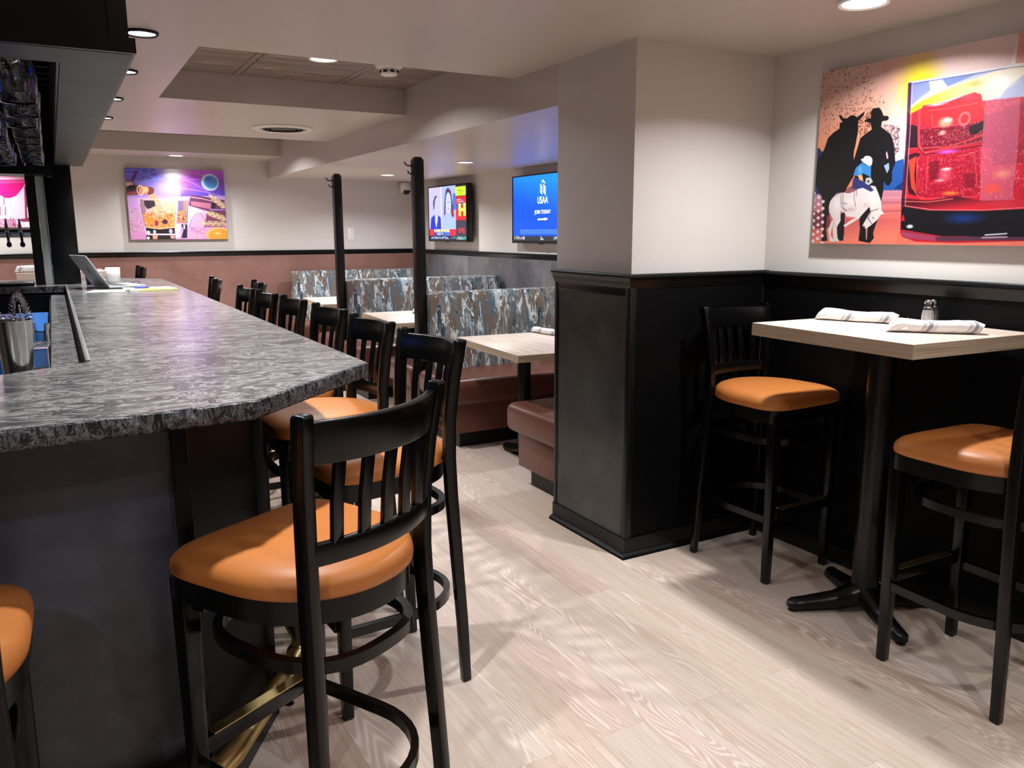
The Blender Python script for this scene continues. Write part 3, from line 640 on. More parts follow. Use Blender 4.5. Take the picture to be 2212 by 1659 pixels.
# ------------------------------------------------------------------ bar stools
def seat_outline(n=64, grow=0.0, fe=4.6):
    pts = []
    for i in range(n):
        a = 2*PI*i/n; ca, sa = math.cos(a), math.sin(a)
        ex = fe if sa > 0 else 2.15
        x = math.copysign(abs(ca)**(2/ex), ca); y = math.copysign(abs(sa)**(2/ex), sa)
        w = 0.226-0.022*(1-y)*0.5
        pts.append((x*(w+grow), -0.004+y*((0.217 if y > 0 else 0.224)+grow)))
    return pts
def make_stool(label, group):
    t = thing('bar_stool', label, 'bar stool', (0,0,0), 0, group)
    o0 = seat_outline(fe=6)
    b = MB(); rs = []
    for sc, z in ((.96,.713),(.992,.718),(1.0,.728),(.996,.740),(.975,.753),(.93,.763),(.83,.772),(.65,.778),(.4,.782),(.18,.783)):
        rs.append([(x*sc, .012+(y-.012)*sc, z-(0.010*max(0,(y-.1)/.13)*max(0,sc-.5) if y > .1 and z > .74 else 0)) for x, y in o0])
    b.rings(rs); b.build('seat', M['orange'], t, smooth=True, angle=60)
    b = MB(); oo, oi = seat_outline(grow=-.010, fe=9), seat_outline(grow=-.032, fe=9); n = len(oo)
    R4 = [[(x,y,.664) for x,y in oo],[(x,y,.713) for x,y in oo],[(x,y,.713) for x,y in oi],[(x,y,.664) for x,y in oi]]; R4.append(R4[0])
    b.rings(R4, 0, True, False); b.build('seat_frame', M['blackwood'], t, smooth=True, angle=40)
    # front legs
    for s in (-1,1):
        b = MB(); b.rings([[(s*.178+dx*w, .180+dy*w, z) for dx,dy in ((-1,-1),(1,-1),(1,1),(-1,1))] for z, w in ((0.002,.015),(.35,.018),(.70,.0205))]); b.build('leg', M['blackwood'], t, bevel=.004)
    # rear legs run up into the back posts
    prof = [(-.212,.002,.034,.190),(-.204,.20,.038,.186),(-.193,.40,.041,.178),(-.181,.62,.043,.170),(-.177,.73,.044,.168),(-.179,.85,.043,.170),(-.190,.97,.042,.179),(-.202,1.05,.042,.187),(-.207,1.083,.042,.190),(-.209,1.091,.034,.190)]
    for s in (-1,1):
        b = MB(); rs = []
        for y, z, d, hx in prof:
            xx = s*hx; w = .0132; d *= .84
            rs.append([(xx-w,y-d/2,z),(xx+w,y-d/2,z),(xx+w,y+d/2,z),(xx-w,y+d/2,z)])
        b.rings(rs); b.build('leg', M['blackwood'], t, bevel=.004)
    def arc(y0, bulge, n=18, half=.178): return [(-half+2*half*i/n, y0-bulge*(1-(2*i/n-1)**2)) for i in range(n+1)]
    def bentrail(name, zb_, zt_, y0b, y0t, bulge, th):
        b = MB(); rs = []
        for (x,yb_),(x2,yt_) in zip(arc(y0b,bulge),arc(y0t,bulge)):
            rs.append([(x,yb_-th/2,zb_),(x,yb_+th/2,zb_),(x,yt_+th/2,zt_),(x,yt_-th/2,zt_)])
        b.rings(rs); return b.build(name, M['blackwood'], t, bevel=.004)
    bentrail('crest_rail', .992,1.074,-.192,-.204,.052,.024)
    bentrail('lower_rail', .795,.840,-.180,-.182,.042,.020)
    for k in range(5):
        u = -.118+.059*k; f = 1-(u/.178)**2
        yb_, yt_ = -.182-.042*f, -.193-.052*f
        b = MB(); b.rings([[(u-.0135,yy-.006,z),(u+.0135,yy-.006,z),(u+.0135,yy+.006,z),(u-.0135,yy+.006,z)] for yy, z in ((yb_,.832),(.5*(yb_+yt_)+.004,.915),(yt_,1.0))])
        b.build('slat', M['blackwood'], t, bevel=.002)
    # bentwood hoop under the seat and low U-shaped stretcher
    hp = []
    for i in range(44):
        a = 2*PI*i/44; ca, sa = math.cos(a), math.sin(a)
        hp.append((.172*math.copysign(abs(ca)**.75,ca), -.010+.196*math.copysign(abs(sa)**.75,sa), .575))
    b = MB(); b.sweep(hp, rectsec(.020,.026), closed=True); b.build('hoop_stretcher', M['blackwood'], t, smooth=True, angle=40)
    up = [(.182,.195,.268),(.184,.10,.268)]
    for i in range(19):
        a = -PI*i/18*1.0; up.append((.184*math.cos(a)*(1 if abs(math.cos(a))<.99 else 1), -.03+.200*math.sin(a), .268))
    up += [(-.184,.10,.268),(-.182,.195,.268)]
    b = MB(); b.sweep(up, rectsec(.018,.028)); b.build('low_stretcher', M['blackwood'], t, smooth=True, angle=40)
    fr = MB().box((-.165,.180,.268),(.165,.204,.309)).build('foot_rest', M['blackwood'], t, bevel=.003)
    b = MB(); b.box((-.135,.176,.3095),(.135,.206,.3125)); b.build('brass_plate', M['brass'], fr)
    for s in (-1,1):
        cb = MB().box((s*.148-.016,.142,.62),(s*.148+.016,.172,.664)).build('corner_block', M['blackwood'], t)
        MB().box((s*.148-.004,.140,.641),(s*.148+.004,.1422,.648)).build('screw', M['steel'], cb)
    return t
FACE_W, FACE_N, FACE_S = PI/2, 0.0, PI
st0 = make_stool('orange-seated bar stool in the near foreground, its slatted back turned to the viewer', 'orange seated black bar stools')
st0.location = (.416,1.640,0); st0.rotation_euler = (0,0,math.atan2(.48,.877))
G = 'orange seated black bar stools'
for x, y, r, lb in (
    (-.308,1.50,0.02,'stool at the left edge of the view, facing the near side of the bar'),
    (.795,2.30,FACE_W+.07,'nearest stool in the row along the long side of the bar'),
    (.800,2.865,FACE_W+.02,'second stool in the row along the long side of the bar'),
    (.808,3.420,FACE_W+.02,'third stool in the row along the long side of the bar'),
    (.795,3.975,FACE_W,'fourth stool in the row along the long side of the bar'),
    (.770,4.435,FACE_W,'fifth stool in the row along the long side of the bar'),
    (.760,4.900,FACE_W,'sixth stool in the row, just ahead of the two set apart'),
    (.940,5.47,FACE_W-.10,'dark stool standing behind the row, turned slightly, its back end-on'),
    (.770,6.10,FACE_W-.1,'stool at the far corner of the bar, in front of the terracotta panel'),
    (.500,8.52,FACE_W,'far stool beyond the end of the bar, beside the high table at the back wall'),
    (2.558,2.362,FACE_S+.05,'orange-seated stool in the alcove between the pillar and the high table'),
    (2.450,1.370,FACE_N-.03,'orange-seated stool at the right edge of the view, in front of the high table')):
    dup(st0, (x,y,0), r, lb, G)

# ------------------------------------------------------------------ high table and what stands on it
def napkin(label, x, y, z, rz, L=.25, W=.062, H=.036, seed=0, group=None):
    t = thing('napkin_roll', label, 'napkin', (x,y,z), rz, group)
    r = random.Random(seed); b = MB(); rs = []; n = 20
    for i in range(17):
        u = i/16; xx = -L/2+L*u; k = 1.0 if 0 < i < 16 else .80
        w = W*(1+.10*math.sin(u*5+seed))*k; h = H*(1-.12*u+.06*math.sin(u*7+seed))*k
        ring = []
        for q in range(n):
            a = 2*PI*q/n; ca, sa = math.cos(a), math.sin(a)
            ring.append((xx+.012*sa*(1 if i in (0,16) else .3), .5*w*math.copysign(abs(ca)**.75,ca)+.004*math.sin(u*9), max(.0006, .5*h+.5*h*math.copysign(abs(sa)**.7,sa)+r.uniform(-.0008,.0008))))
        rs.append(ring)
    b.rings(rs); b.build('cloth_roll', M['napkin'], t, smooth=True, angle=70)
    b = MB(); fl = []
    for (fx,fy,fz) in ((-.5*L+.002,-.5*W*.9,.006),(-.5*L+.05,-.5*W-.003,.012),(-.5*L+.055,-.1*W,H+.001),(-.5*L+.012,-.05*W,H*.93)): fl.append((fx,fy,fz))
    b.add(fl+[(p[0],p[1]-.001,p[2]+.001) for p in fl], [(0,1,2,3),(7,6,5,4),(0,4,5,1),(1,5,6,2),(2,6,7,3),(3,7,4,0)])
    b.build('folded_flap', M['napkin'], t)
    return t
ht = thing('high_table', 'square pale wood high table on a black cross base beside the alcove', 'table', (2.520,1.80,0), -.05)
b = MB(); b.prism([(-.318,-.335),(.272,-.335),(.272,.335),(-.318,.335)], 1.024, 1.07, 0)
tt = b.build('table_top', [M['tablewood']], ht, bevel=.0015)
b = MB(); b.box((-.3188,-.336,1.0245),(-.3178,.336,1.0695)); e1 = b.build('edge_band', M['tableedge_y'], tt)
b = MB(); b.box((-.318,-.3362,1.0245),(.272,-.3352,1.0695)); e2 = b.build('edge_band', M['tableedge'], tt)
def cross_base(root, ox, oy, rot, R=.33, top=1.02, rad=.047, arms=4):
    b = MB(); b.tube([(ox,oy,.06),(ox,oy,top)], rad, 28, up=(0,1,0)); b.build('column', M['iron'], root, smooth=True, angle=40)
    for k in range(arms):
        a = rot+k*2*PI/arms; d = (math.cos(a), math.sin(a)); s = (-d[1], d[0]); rs = []
        for u, w, zb_, zt_ in ((.0,.050,.05,.115),(.12,.042,.045,.105),(.4,.034,.022,.070),(.8,.029,.016,.052),(.95,.026,.014,.048),(1.0,.014,.016,.040)):
            cx_, cy_ = ox+d[0]*R*u, oy+d[1]*R*u
            rs.append([(cx_-s[0]*w, cy_-s[1]*w, zb_),(cx_+s[0]*w, cy_+s[1]*w, zb_),(cx_+s[0]*w*.92, cy_+s[1]*w*.92, zb_+.6*(zt_-zb_)),(cx_+s[0]*w*.45, cy_+s[1]*w*.45, zt_),(cx_-s[0]*w*.45, cy_-s[1]*w*.45, zt_),(cx_-s[0]*w*.92, cy_-s[1]*w*.92, zb_+.6*(zt_-zb_))])
        b = MB(); b.rings(rs); leg = b.build('leg', M['iron'], root, smooth=True, angle=50)
        MB().lathe([(.016,0),(.018,.004),(.014,.016)], (ox+d[0]*R*.93, oy+d[1]*R*.93, 0.0005), 14).build('glide_foot', M['iron'], leg, smooth=True)
    MB().box((ox-.2,oy-.2,top),(ox+.2,oy+.2,top+.003)).build('top_plate', M['iron'], root)
cross_base(ht, .020, .035, math.radians(64+2.9), .29)
napkin('rolled white striped napkin on the high table, nearer the alcove stool', 2.575,1.985,1.0705, math.radians(-68), .268, .070, .042, 1)
napkin('rolled white striped napkin on the high table, beside the shakers', 2.505,1.630,1.0705, math.radians(-48), .268, .072, .044, 2)
def shaker(label, x, y, fill, fh):
    t = thing('condiment_shaker', label, 'shaker', (x,y,1.0705), 0, 'salt and pepper shakers'); t.scale = (1.05,1.05,1.12)
    MB().lathe([(.019,0),(.021,.003),(.021,.03),(.017,.05),(.0145,.058),(.0135,.058),(.016,.05),(.0195,.03),(.0195,.006),(.001,.005)], n=10, cap=False).build('jar', M['glass'], t)
    MB().lathe([(.001,.0055),(.0190,.0058),(.0192,.03),(.016,fh),(.001,fh+.001)], n=10).build('contents', fill, t)
    MB().lathe([(.0155,.052),(.0160,.064),(.0135,.072),(.006,.077),(.001,.078)], n=20).build('lid', M['chrome'], t, smooth=True, angle=50)
shaker('glass salt shaker with chrome lid on the high table', 2.722,1.800, M['salt'], .044)
shaker('glass pepper shaker half hidden behind the salt', 2.768,1.812, M['pepper'], .044)

# ------------------------------------------------------------------ booths
def bench(y_back, facing, label, x0=2.13, x1=3.74, back=True, bx0=2.225, group='booth benches'):
    s = facing    # +1 seat towards +Y, -1 towards -Y
    t = thing('booth_bench', label, 'bench', (0.5*(x0+x1), y_back, 0), 0, group); ox = 0.5*(x0+x1)
    def yb(a, b_): return (min(s*a,s*b_), max(s*a,s*b_))
    y0, y1 = yb(.05,.50); MB().box((x0+.10-ox,y0,.0),(x1-ox,y1,.105)).build('kick', M['black'], t)
    y0, y1 = yb(.05,.56); MB().box((x0+.05-ox,y0,.106),(x1-ox,y1,.300)).build('base', M['brown'], t, bevel=.006)
    y0, y1 = yb(.05,.63); b = MB(); b.box((x0-ox,y0,.302),(x1-ox,y1,.465)); sb = b.build('seat', M['brown'], t, bevel=.045, seg=5, angle=70)
    # backrest leaning a little, with a rounded top
    b = MB(); rs = []
    sec = [(.0,.30),(.0,.93),(.004,.965),(.018,.985),(.035,.990),(.056,.983),(.070,.962),(.078,.93),(.145,.45),(.150,.30)]
    nx = 24
    for i in range(nx+1):
        u = i/nx; xx = bx0-ox+(x1-bx0)*u; k = 0.0
        if i == 0: k = 1.0
        elif i == 1: xx = bx0-ox+.008; k = .4
        if i == nx: k = 1.0
        elif i == nx-1: xx = x1-ox-.008; k = .4
        rs.append([(xx, s*(a*(1-.12*k)+.006*k), z-.010*k*(1 if z > .9 else 0)) for a, z in sec])
    b.rings(rs); b.build('backrest', M['camo'], t, smooth=True, angle=50)
    return t
bench(3.262, 1, 'nearest booth bench, its brown end showing beside the pillar')
bench(5.195, -1, 'booth bench with drip-patterned back behind the nearest table')
bench(5.205, 1, 'booth bench back to back with the nearest patterned one, facing away')
bench(6.985, -1, 'booth bench with drip-patterned back behind the middle table')
bench(6.995, 1, 'booth bench back to back with the middle patterned one, facing away')
bench(8.885, -1, 'farthest booth bench with patterned back against the terracotta wall')
def booth_table(y, label, po, x0=2.14):
    t = thing('booth_table', label, 'table', (2.9,y,0), -.06, 'booth tables')
    tt = MB().box((x0-2.9,-.44,.710),(.80,.44,.750)).build('table_top', M['tablewood'], t, bevel=.0015)
    MB().box((x0-2.9-.0008,-.441,.7105),(x0-2.9+.0002,.441,.7495)).build('edge_band', M['tableedge_y'], tt)
    MB().box((x0-2.9,-.4412,.7105),(.80,-.4402,.7495)).build('edge_band', M['tableedge'], tt)
    cross_base(t, -.44, po, math.radians(93), .245, .706, .042, 2)
    cross_base(t, .44, po, math.radians(93), .245, .706, .042, 2)
    return t
booth_table(4.10,'pale wood booth table nearest the pillar',.13)
booth_table(5.90,'pale wood booth table between the two hook posts',.19)
booth_table(7.72,'pale wood booth table at the far end near the terracotta wall',.21)
napkin('rolled white napkin on the booth table nearest the pillar', 2.735,4.44,.7505, math.radians(-84), .25, .06, .038, 3)
napkin('rolled white napkin on the middle booth table, partly behind a hook post', 2.545,6.03,.7505, math.radians(-84), .25, .06, .038, 4)

def hook_post(x, y, label):
    t = thing('coat_post', label, 'post', (x,y,0), 0, 'black hook posts at the booth ends'); h = 1.895; w = .034
    b = MB(); b.rings([[(dx*k,dy*k,z) for dx,dy in ((-1,-1),(1,-1),(1,1),(-1,1))] for z, k in ((0,w),(h-.022,w),(h,w*.62))]); b.build('shaft', M['black'], t, bevel=.002)
    for rot in (PI, -PI/2):
        ca, sa = math.cos(rot), math.sin(rot); b = MB()
        def P(o, z): return (ca*o, sa*o, z)
        b.tube([P(w-.002,h-.055),P(w+.02,h-.06),P(w+.045,h-.055),P(w+.058,h-.035)], .005, 8)
        b.tube([P(w-.002,h-.10),P(w+.015,h-.112),P(w+.03,h-.106),P(w+.035,h-.09)], .005, 8)
        b.box((ca*w-.012 if abs(sa)>.5 else ca*w-.004, sa*w-.012 if abs(ca)>.5 else sa*w-.004, h-.125),(ca*w+.012 if abs(sa)>.5 else ca*w+.004, sa*w+.012 if abs(ca)>.5 else sa*w+.004, h-.04))
        b.build('hook', M['iron'], t, smooth=True, angle=40)
hook_post(2.187,5.20,'tall black hook post nearer the viewer, at the end of the first patterned bench')
hook_post(2.187,6.99,'tall black hook post farther back, at the end of the middle patterned bench')

# ------------------------------------------------------------------ far high table at the back wall
ft = thing('high_table', 'pale high table far back left of the bar post, by the back wall', 'table', (.05,8.55,0))
tt = MB().box((-.345,-.335,1.005),(.345,.335,1.06)).build('table_top', M['tablewood'], ft, bevel=.002)
MB().box((-.345,-.3362,1.0055),(.345,-.3352,1.0595)).build('edge_band', simple('pinkish_white_edge', rgb(206,186,176), .5), tt)
cross_base(ft, 0, 0, .4, .29, 1.0)
napkin('bundled white napkin on the far high table left of the bar post', -.12,8.33,1.0605, 0.0, .36, .09, .062, 5)

# ------------------------------------------------------------------ small wall and ceiling fittings
v = thing('air_vent', 'round white ceiling air diffuser with dark slots', 'vent', (1.533,6.11,ZC))
n = 40
def ringz(b, specs): b.rings([[(r*math.cos(2*PI*i/n), r*math.sin(2*PI*i/n), z) for i in range(n)] for r, z in specs], 0, True, False)
b = MB(); ringz(b, [(.215,0),(.212,-.010),(.185,-.022),(.170,-.016),(.165,-.002)]); b.build('rim', M['white'], v, smooth=True)
MB().lathe([(.001,-.001),(.168,-.001),(.168,0)], n=n).build('duct', M['ventdark'], v)
for r in (.145,.118,.091,.064): b = MB(); ringz(b, [(r,-.003),(r-.004,-.016),(r-.011,-.018),(r-.009,-.005)]); b.build('vane', M['ventdark'] if r > .1 else M['canvas'], v, smooth=True)
MB().lathe([(.001,-.016),(.036,-.014),(.04,-.003)], n=24).build('center_cap', M['ventdark'], v, smooth=True)
sd = thing('smoke_detector', 'white smoke detector hanging from the recessed tile ceiling', 'smoke detector', (1.69,4.38,ZT))
MB().lathe([(.078,0),(.078,-.012),(.070,-.022),(.052,-.028)], n=32).build('base_plate', M['ceramic'], sd, smooth=True, angle=50)
MB().lathe([(.050,-.0285),(.050,-.042),(.046,-.056),(.034,-.062),(.001,-.063)], n=32).build('sensor_head', M['ceramic'], sd, smooth=True, angle=50)
b = MB()
for i in range(8):
    a = 2*PI*i/8; b.box((-.012,.0485,-.048),(.012,.0512,-.036), 0, Matrix.Rotation(a,4,'Z'))
b.build('slot', M['ventdark'], sd)
sc_ = thing('security_camera', 'white dome security camera high in the corner behind the hook post', 'security camera', (3.60,8.93,1.90))
MB().lathe([(.05,-.055),(.062,-.05),(.062,.02),(.05,.055),(.001,.062)], (0,0,0), 28).build('housing', M['ceramic'], sc_, smooth=True, angle=60)
b = MB(); b.box((-.03,.02,-.02),(.03,.069,.04)); b.build('bracket', M['ceramic'], sc_, bevel=.006)
b = MB(); b.lathe([(.001,-.075),(.02,-.072),(.038,-.06),(.045,-.045),(.046,-.03)], (0,-.028,.0), 24); dm = b.build('lens_dome', M['lenscam'], sc_, smooth=True)
sw = thing('switch_plate', 'white blank switch plate on the back wall right of the far hook post', 'switch plate', (2.955,YB-.0045,1.383))
MB().box((-.039,-.004,-.068),(.039,.004,.068)).build('plate', M['white'], sw, bevel=.003)
b = MB(); b.box((-.003,-.0056,.045),(.003,-.0041,.05)); b.box((-.003,-.0056,-.05),(.003,-.0041,-.045)); b.build('screw', M['steel'], sw)

# ------------------------------------------------------------------ printed pictures and lit screens
class Paint:
    """a small raster painter; the result becomes vertex colours of a fine grid"""
    def __init__(s, w, h, H, bg=(255,255,255)):
        s.ss = 2; w, h = w*2, h*2; s.w, s.h = w, h; s.im = np.zeros((h,w,3)); s.im[:] = bg; s.H = np.array(H, float)
        s.X, s.Y = np.meshgrid((np.arange(w)+.5), (np.arange(h)+.5)); s.rs = np.random.RandomState(4)
    def pt(s, x, y):
        q = s.H @ np.array([x,y,1.0]); return q[0]/q[2]*s.w, q[1]/q[2]*s.h
    def mask(s, pts):
        P = [s.pt(*p) for p in pts]; m = np.zeros((s.h,s.w), bool); n = len(P)
        for i in range(n):
            (x0,y0),(x1,y1) = P[i],P[(i+1)%n]
            if y0 == y1: continue
            m ^= ((s.Y > min(y0,y1)) & (s.Y <= max(y0,y1)) & (s.X < x0+(s.Y-y0)*(x1-x0)/(y1-y0)))
        return m
    def fill(s, m, col, a=1.0):
        a = (m*a)[...,None] if not np.isscalar(m) else a
        s.im = s.im*(1-a)+np.array(col, float)*a
    def poly(s, pts, col, a=1.0): s.fill(s.mask(pts).astype(float), col, a); return s
    def ell(s, c, rx, ry, col, a=1.0, soft=0.0, ring=None):
        cx, cy = s.pt(*c); ex, _ = s.pt(c[0]+rx, c[1]); _, ey = s.pt(c[0], c[1]+ry)
        ax, ay = max(abs(ex-cx),.6), max(abs(ey-cy),.6); d = np.sqrt(((s.X-cx)/ax)**2+((s.Y-cy)/ay)**2)
        if ring: m = (np.abs(d-1) < ring).astype(float)
        elif soft: m = np.clip((1-d)/soft, 0, 1)
        else: m = (d < 1).astype(float)
        s.fill(m, col, a); return s
    def line(s, pts, wd, col, a=1.0):
        P = [s.pt(*p) for p in pts]; m = np.zeros((s.h,s.w))
        for (x0,y0),(x1,y1) in zip(P,P[1:]):
            dx, dy = x1-x0, y1-y0; L2 = dx*dx+dy*dy+1e-9
            t = np.clip(((s.X-x0)*dx+(s.Y-y0)*dy)/L2, 0, 1)
            m = np.maximum(m, np.clip(wd+.5-np.hypot(s.X-x0-t*dx, s.Y-y0-t*dy), 0, 1))
        s.fill(m, col, a); return s
    def grad(s, m, a, ca, b, cb, al=1.0):
        (x0,y0),(x1,y1) = s.pt(*a), s.pt(*b); dx, dy = x1-x0, y1-y0
        t = np.clip(((s.X-x0)*dx+(s.Y-y0)*dy)/(dx*dx+dy*dy), 0, 1)[...,None]
        c = np.array(ca,float)*(1-t)+np.array(cb,float)*t; mm = (m*al)[...,None].astype(float)
        s.im = s.im*(1-mm)+c*mm; return s
    def noise(s, m, n, cols, size, within=None, alpha=.9):
        ys, xs = np.nonzero(m)
        if len(ys) == 0: return s
        for q in range(n):
            i = s.rs.randint(len(ys)); L = 2*size*s.rs.uniform(.4,1.4); an = s.rs.uniform(0,PI)
            x, y = xs[i], ys[i]; c = cols[s.rs.randint(len(cols))]
            k = int(L+3); y0,y1,x0,x1 = max(0,y-k),min(s.h,y+k+1),max(0,x-k),min(s.w,x+k+1)
            X, Y = s.X[y0:y1,x0:x1], s.Y[y0:y1,x0:x1]; dx, dy = math.cos(an)*L/2, math.sin(an)*L/2
            t = np.clip(((X-x+dx)*2*dx+(Y-y+dy)*2*dy)/(4*(dx*dx+dy*dy)+1e-6),0,1)
            mm = (np.clip(size*.30+.5-np.hypot(X-(x-dx)-2*t*dx, Y-(y-dy)-2*t*dy),0,1)*alpha*m[y0:y1,x0:x1])[...,None]
            s.im[y0:y1,x0:x1] = s.im[y0:y1,x0:x1]*(1-mm)+np.array(c,float)*mm
        return s
    def mesh(s, name, O, U, V, mat, parent):
        """grid on O + u*U + v*V with colours per vertex"""
        w, h = s.w//2, s.h//2; im = np.clip(s.im,0,255)/255.0
        lin = np.where(im <= .04045, im/12.92, ((im+.055)/1.055)**2.4)
        lin = lin.reshape(h,2,w,2,3).mean((1,3))
        u = np.arange(w)/(w-1); v_ = np.arange(h)/(h-1); uu, vv = np.meshgrid(u, v_)
        co = np.array(O)[None,None]+uu[...,None]*np.array(U)+vv[...,None]*np.array(V)
        me = bpy.data.meshes.new(name); nf = (w-1)*(h-1)
        me.vertices.add(w*h); me.vertices.foreach_set('co', co.reshape(-1))
        i = (np.arange(h-1)[:,None]*w+np.arange(w-1)[None]).reshape(-1)
        f = np.stack([i,i+1,i+1+w,i+w],1)
        me.loops.add(nf*4); me.loops.foreach_set('vertex_index', f.reshape(-1).astype(np.int32))
        me.polygons.add(nf); me.polygons.foreach_set('loop_start', (np.arange(nf)*4).astype(np.int32)); me.polygons.foreach_set('loop_total', np.full(nf,4,np.int32))
        me.update(); me.validate()
        at = me.attributes.new('Col','FLOAT_COLOR','POINT')
        at.data.foreach_set('color', np.concatenate([lin.reshape(-1,3), np.ones((w*h,1))],1).reshape(-1))
        me.materials.append(mat); o = bpy.data.objects.new(name, me); COL.objects.link(o); o.parent = parent; return o

def Zs(ox, oy, k): return lambda *p: [(ox+x/k, oy+y/k) for x, y in p]

# --- canvas with a cowboy, two horses and a red iced drink
H_R = [[-6.848144972e-02,-4.443889459e-03,1.224200895e+02],[-1.094748579e-03,8.169403327e-02,-4.103307540e+01],[-1.764149638e-02,1.877436990e-03,1.0]]
p = Paint(620, 414, H_R, (250,190,160)); A = Zs(1740,200,4.879); B = Zs(1920,60,3.456)
ALL = np.ones((p.h,p.w), bool)
p.grad(ALL, (1760,200), (248,200,186), (1760,385), (250,132,84))
right = p.mask([(1905,0),(2400,0),(2400,600),(1905,600)]); p.grad(right, (1905,300), (246,186,170), (2000,300), (248,212,212), .75)
p.ell((1945,330), 60, 110, (240,214,232), .8, .9)
sp_ = p.mask(A((160,-240),(640,-330),(860,150),(620,330),(150,500),(140,560))); p.noise(sp_, 300, [(60,30,26),(90,50,40),(40,24,24)], 4.2)
p.noise(p.mask(A((560,300),(690,180),(700,380),(570,480))), 90, [(70,40,40)], 5)
p.noise(p.mask(A((820,330),(1000,350),(990,640),(900,690))), 220, [(70,46,56),(110,80,90)], 5)
p.ell(B((225,400))[0], 62, 78, (255,214,60), .95, .8); p.ell(B((230,420))[0], 38, 50, (255,238,50), .9, .7)
def hexa(c, r, col, a=.55, f=1.15): p.line([(c[0]+r*math.cos(PI/6+i*PI/3), c[1]+f*r*math.sin(PI/6+i*PI/3)) for i in range(7)], 1.4, col, a)
for cx_, cy_ in ((60,420),(60,600),(100,680),(30,510),(150,240),(245,220),(335,290),(60,330),(100,330)): hexa(B((cx_,cy_))[0], 14.5, (255,214,110))
for cx_, cy_ in ((520,175),(565,250),(660,230),(425,235),(470,130)): hexa(B((cx_,cy_))[0], 15, (250,220,190), .8)
p.poly(A((100,590),(150,585),(190,640),(260,1070),(95,1080)), (40,58,100)).poly(A((930,730),(1040,695),(1040,1035),(800,1040),(840,900)), (34,84,158)).poly(A((930,1010),(1040,930),(1040,1035)), (22,50,104))
gm = p.mask(A((60,1075),(420,1050),(820,1030),(3000,1015),(3000,1700),(40,1700))); p.grad(gm, A((400,1035))[0], (186,140,168), A((400,1300))[0], (226,112,104)); p.grad(p.mask(A((60,1330),(3000,1330),(3000,1700),(40,1700))), A((400,1330))[0], (206,90,92), A((400,1560))[0], (250,132,108))
for yy, c_ in ((1110,(206,160,180)),(1160,(150,90,122)),(1200,(236,140,140)),(1250,(160,80,96))): p.line(A((780,yy),(1010,yy-6)), 3, c_, .7)
p.poly(A((70,1250),(260,1250),(260,1430),(70,1430)), (110,44,60), .75)
p.poly(A((350,235),(385,240),(400,270),(440,272),(480,240),(520,240),(545,262),(590,225),(632,195),(615,245),(560,300),(560,400),(530,560),(515,620),(510,700),(560,720),(560,800),(500,900),(440,1000),(420,1050),(330,1060),(280,1120),(250,1200),(250,1280),(225,1320),(220,1450),(235,1560),(165,1570),(185,1460),(190,1300),(175,1100),(130,1020),(110,960),(120,760),(140,690),(200,600),(240,480),(300,420),(360,385),(365,320),(395,310),(370,280)), (22,20,22))
p.poly(A((290,1300),(420,1260),(410,1480),(400,1560),(330,1560),(340,1400)), (22,20,22))
p.poly(A((615,305),(640,280),(690,270),(690,200),(720,165),(780,160),(810,200),(825,245),(870,245),(885,270),(865,295),(810,305),(800,360),(850,400),(900,440),(930,520),(945,640),(950,740),(915,830),(915,930),(880,985),(850,970),(830,930),(820,1050),(790,1200),(770,1330),(740,1400),(715,1480),(725,1530),(680,1585),(560,1560),(575,1440),(570,1340),(600,1250),(560,1100),(520,900),(515,700),(545,600),(580,480),(640,430),(700,390),(690,320)), (20,18,21))
p.poly(A((830,770),(880,740),(886,800),(862,850)), (150,170,214)).poly(A((850,640),(862,620),(875,690),(860,700)), (226,180,190))
p.poly(A((640,1440),(655,1420),(650,1540),(640,1550)), (240,150,140))
for i in range(8):
    for j in range(3):
        xx, yy = 95+j*48-i*2+(24 if False else 0), 1060+i*72+(j%2)*36+j*8
        if xx < 190+j*20 and not (j == 2 and i < 1): p.ell(A((xx,yy))[0], 3.3, 3.3, (246,232,236))
HB = (236,222,218)
p.poly(A((250,1200),(265,1140),(300,1100),(370,1062),(450,1045),(540,1020),(620,1000),(700,980),(740,990),(770,1060),(800,1150),(803,1240),(835,1275),(790,1290),(765,1335),(700,1390),(640,1435),(605,1400),(620,1370),(655,1310),(690,1250),(676,1200),(640,1240),(560,1330),(420,1415),(400,1400),(480,1345),(540,1315),(440,1306),(425,1285),(420,1268),(372,1240),(372,1350),(330,1420),(340,1530),(362,1570),(300,1560),(288,1400),(265,1500),(312,1572),(260,1565),(240,1440),(292,1330),(255,1260)), HB)
p.ell(A((330,1180))[0], 12, 18, (252,244,240), .8, .9).ell(A((470,1150))[0], 16, 14, (250,236,230), .7, .9).ell(A((480,1230))[0], 16, 7, (206,160,150), .6, .9).ell(A((720,1130))[0], 9, 18, (250,240,236), .7, .9).ell(A((640,1185))[0], 10, 7, (214,176,166), .6, .9).ell(A((300,1380))[0], 4, 16, (210,180,172), .6, .9)
for L_ in (((380,1070),(375,1150),(385,1210),(425,1250)),((400,1060),(395,1160),(405,1215),(440,1250)),((520,1030),(515,1110),(530,1200)),((545,1025),(540,1090))): p.line(A(*L_), 1.6, (110,66,60), .85)
p.line(A((650,1310),(700,1380)), 1.8, (70,60,60)); p.line(A((690,1250),(770,1225)), 1.6, (70,60,60)); p.line(A((690,1258),(660,1330)), 1.6, (70,60,60)); p.ell(A((716,1318))[0], 1.4, 1.6, (30,24,24)); p.ell(A((622,1415))[0], 2, 2, (90,60,60)); p.line(A((400,1160),(440,1172)), 1.3, (60,50,50))
p.poly(A((430,1020),(480,985),(560,990),(540,1030),(470,1060),(420,1060)), (150,92,92))
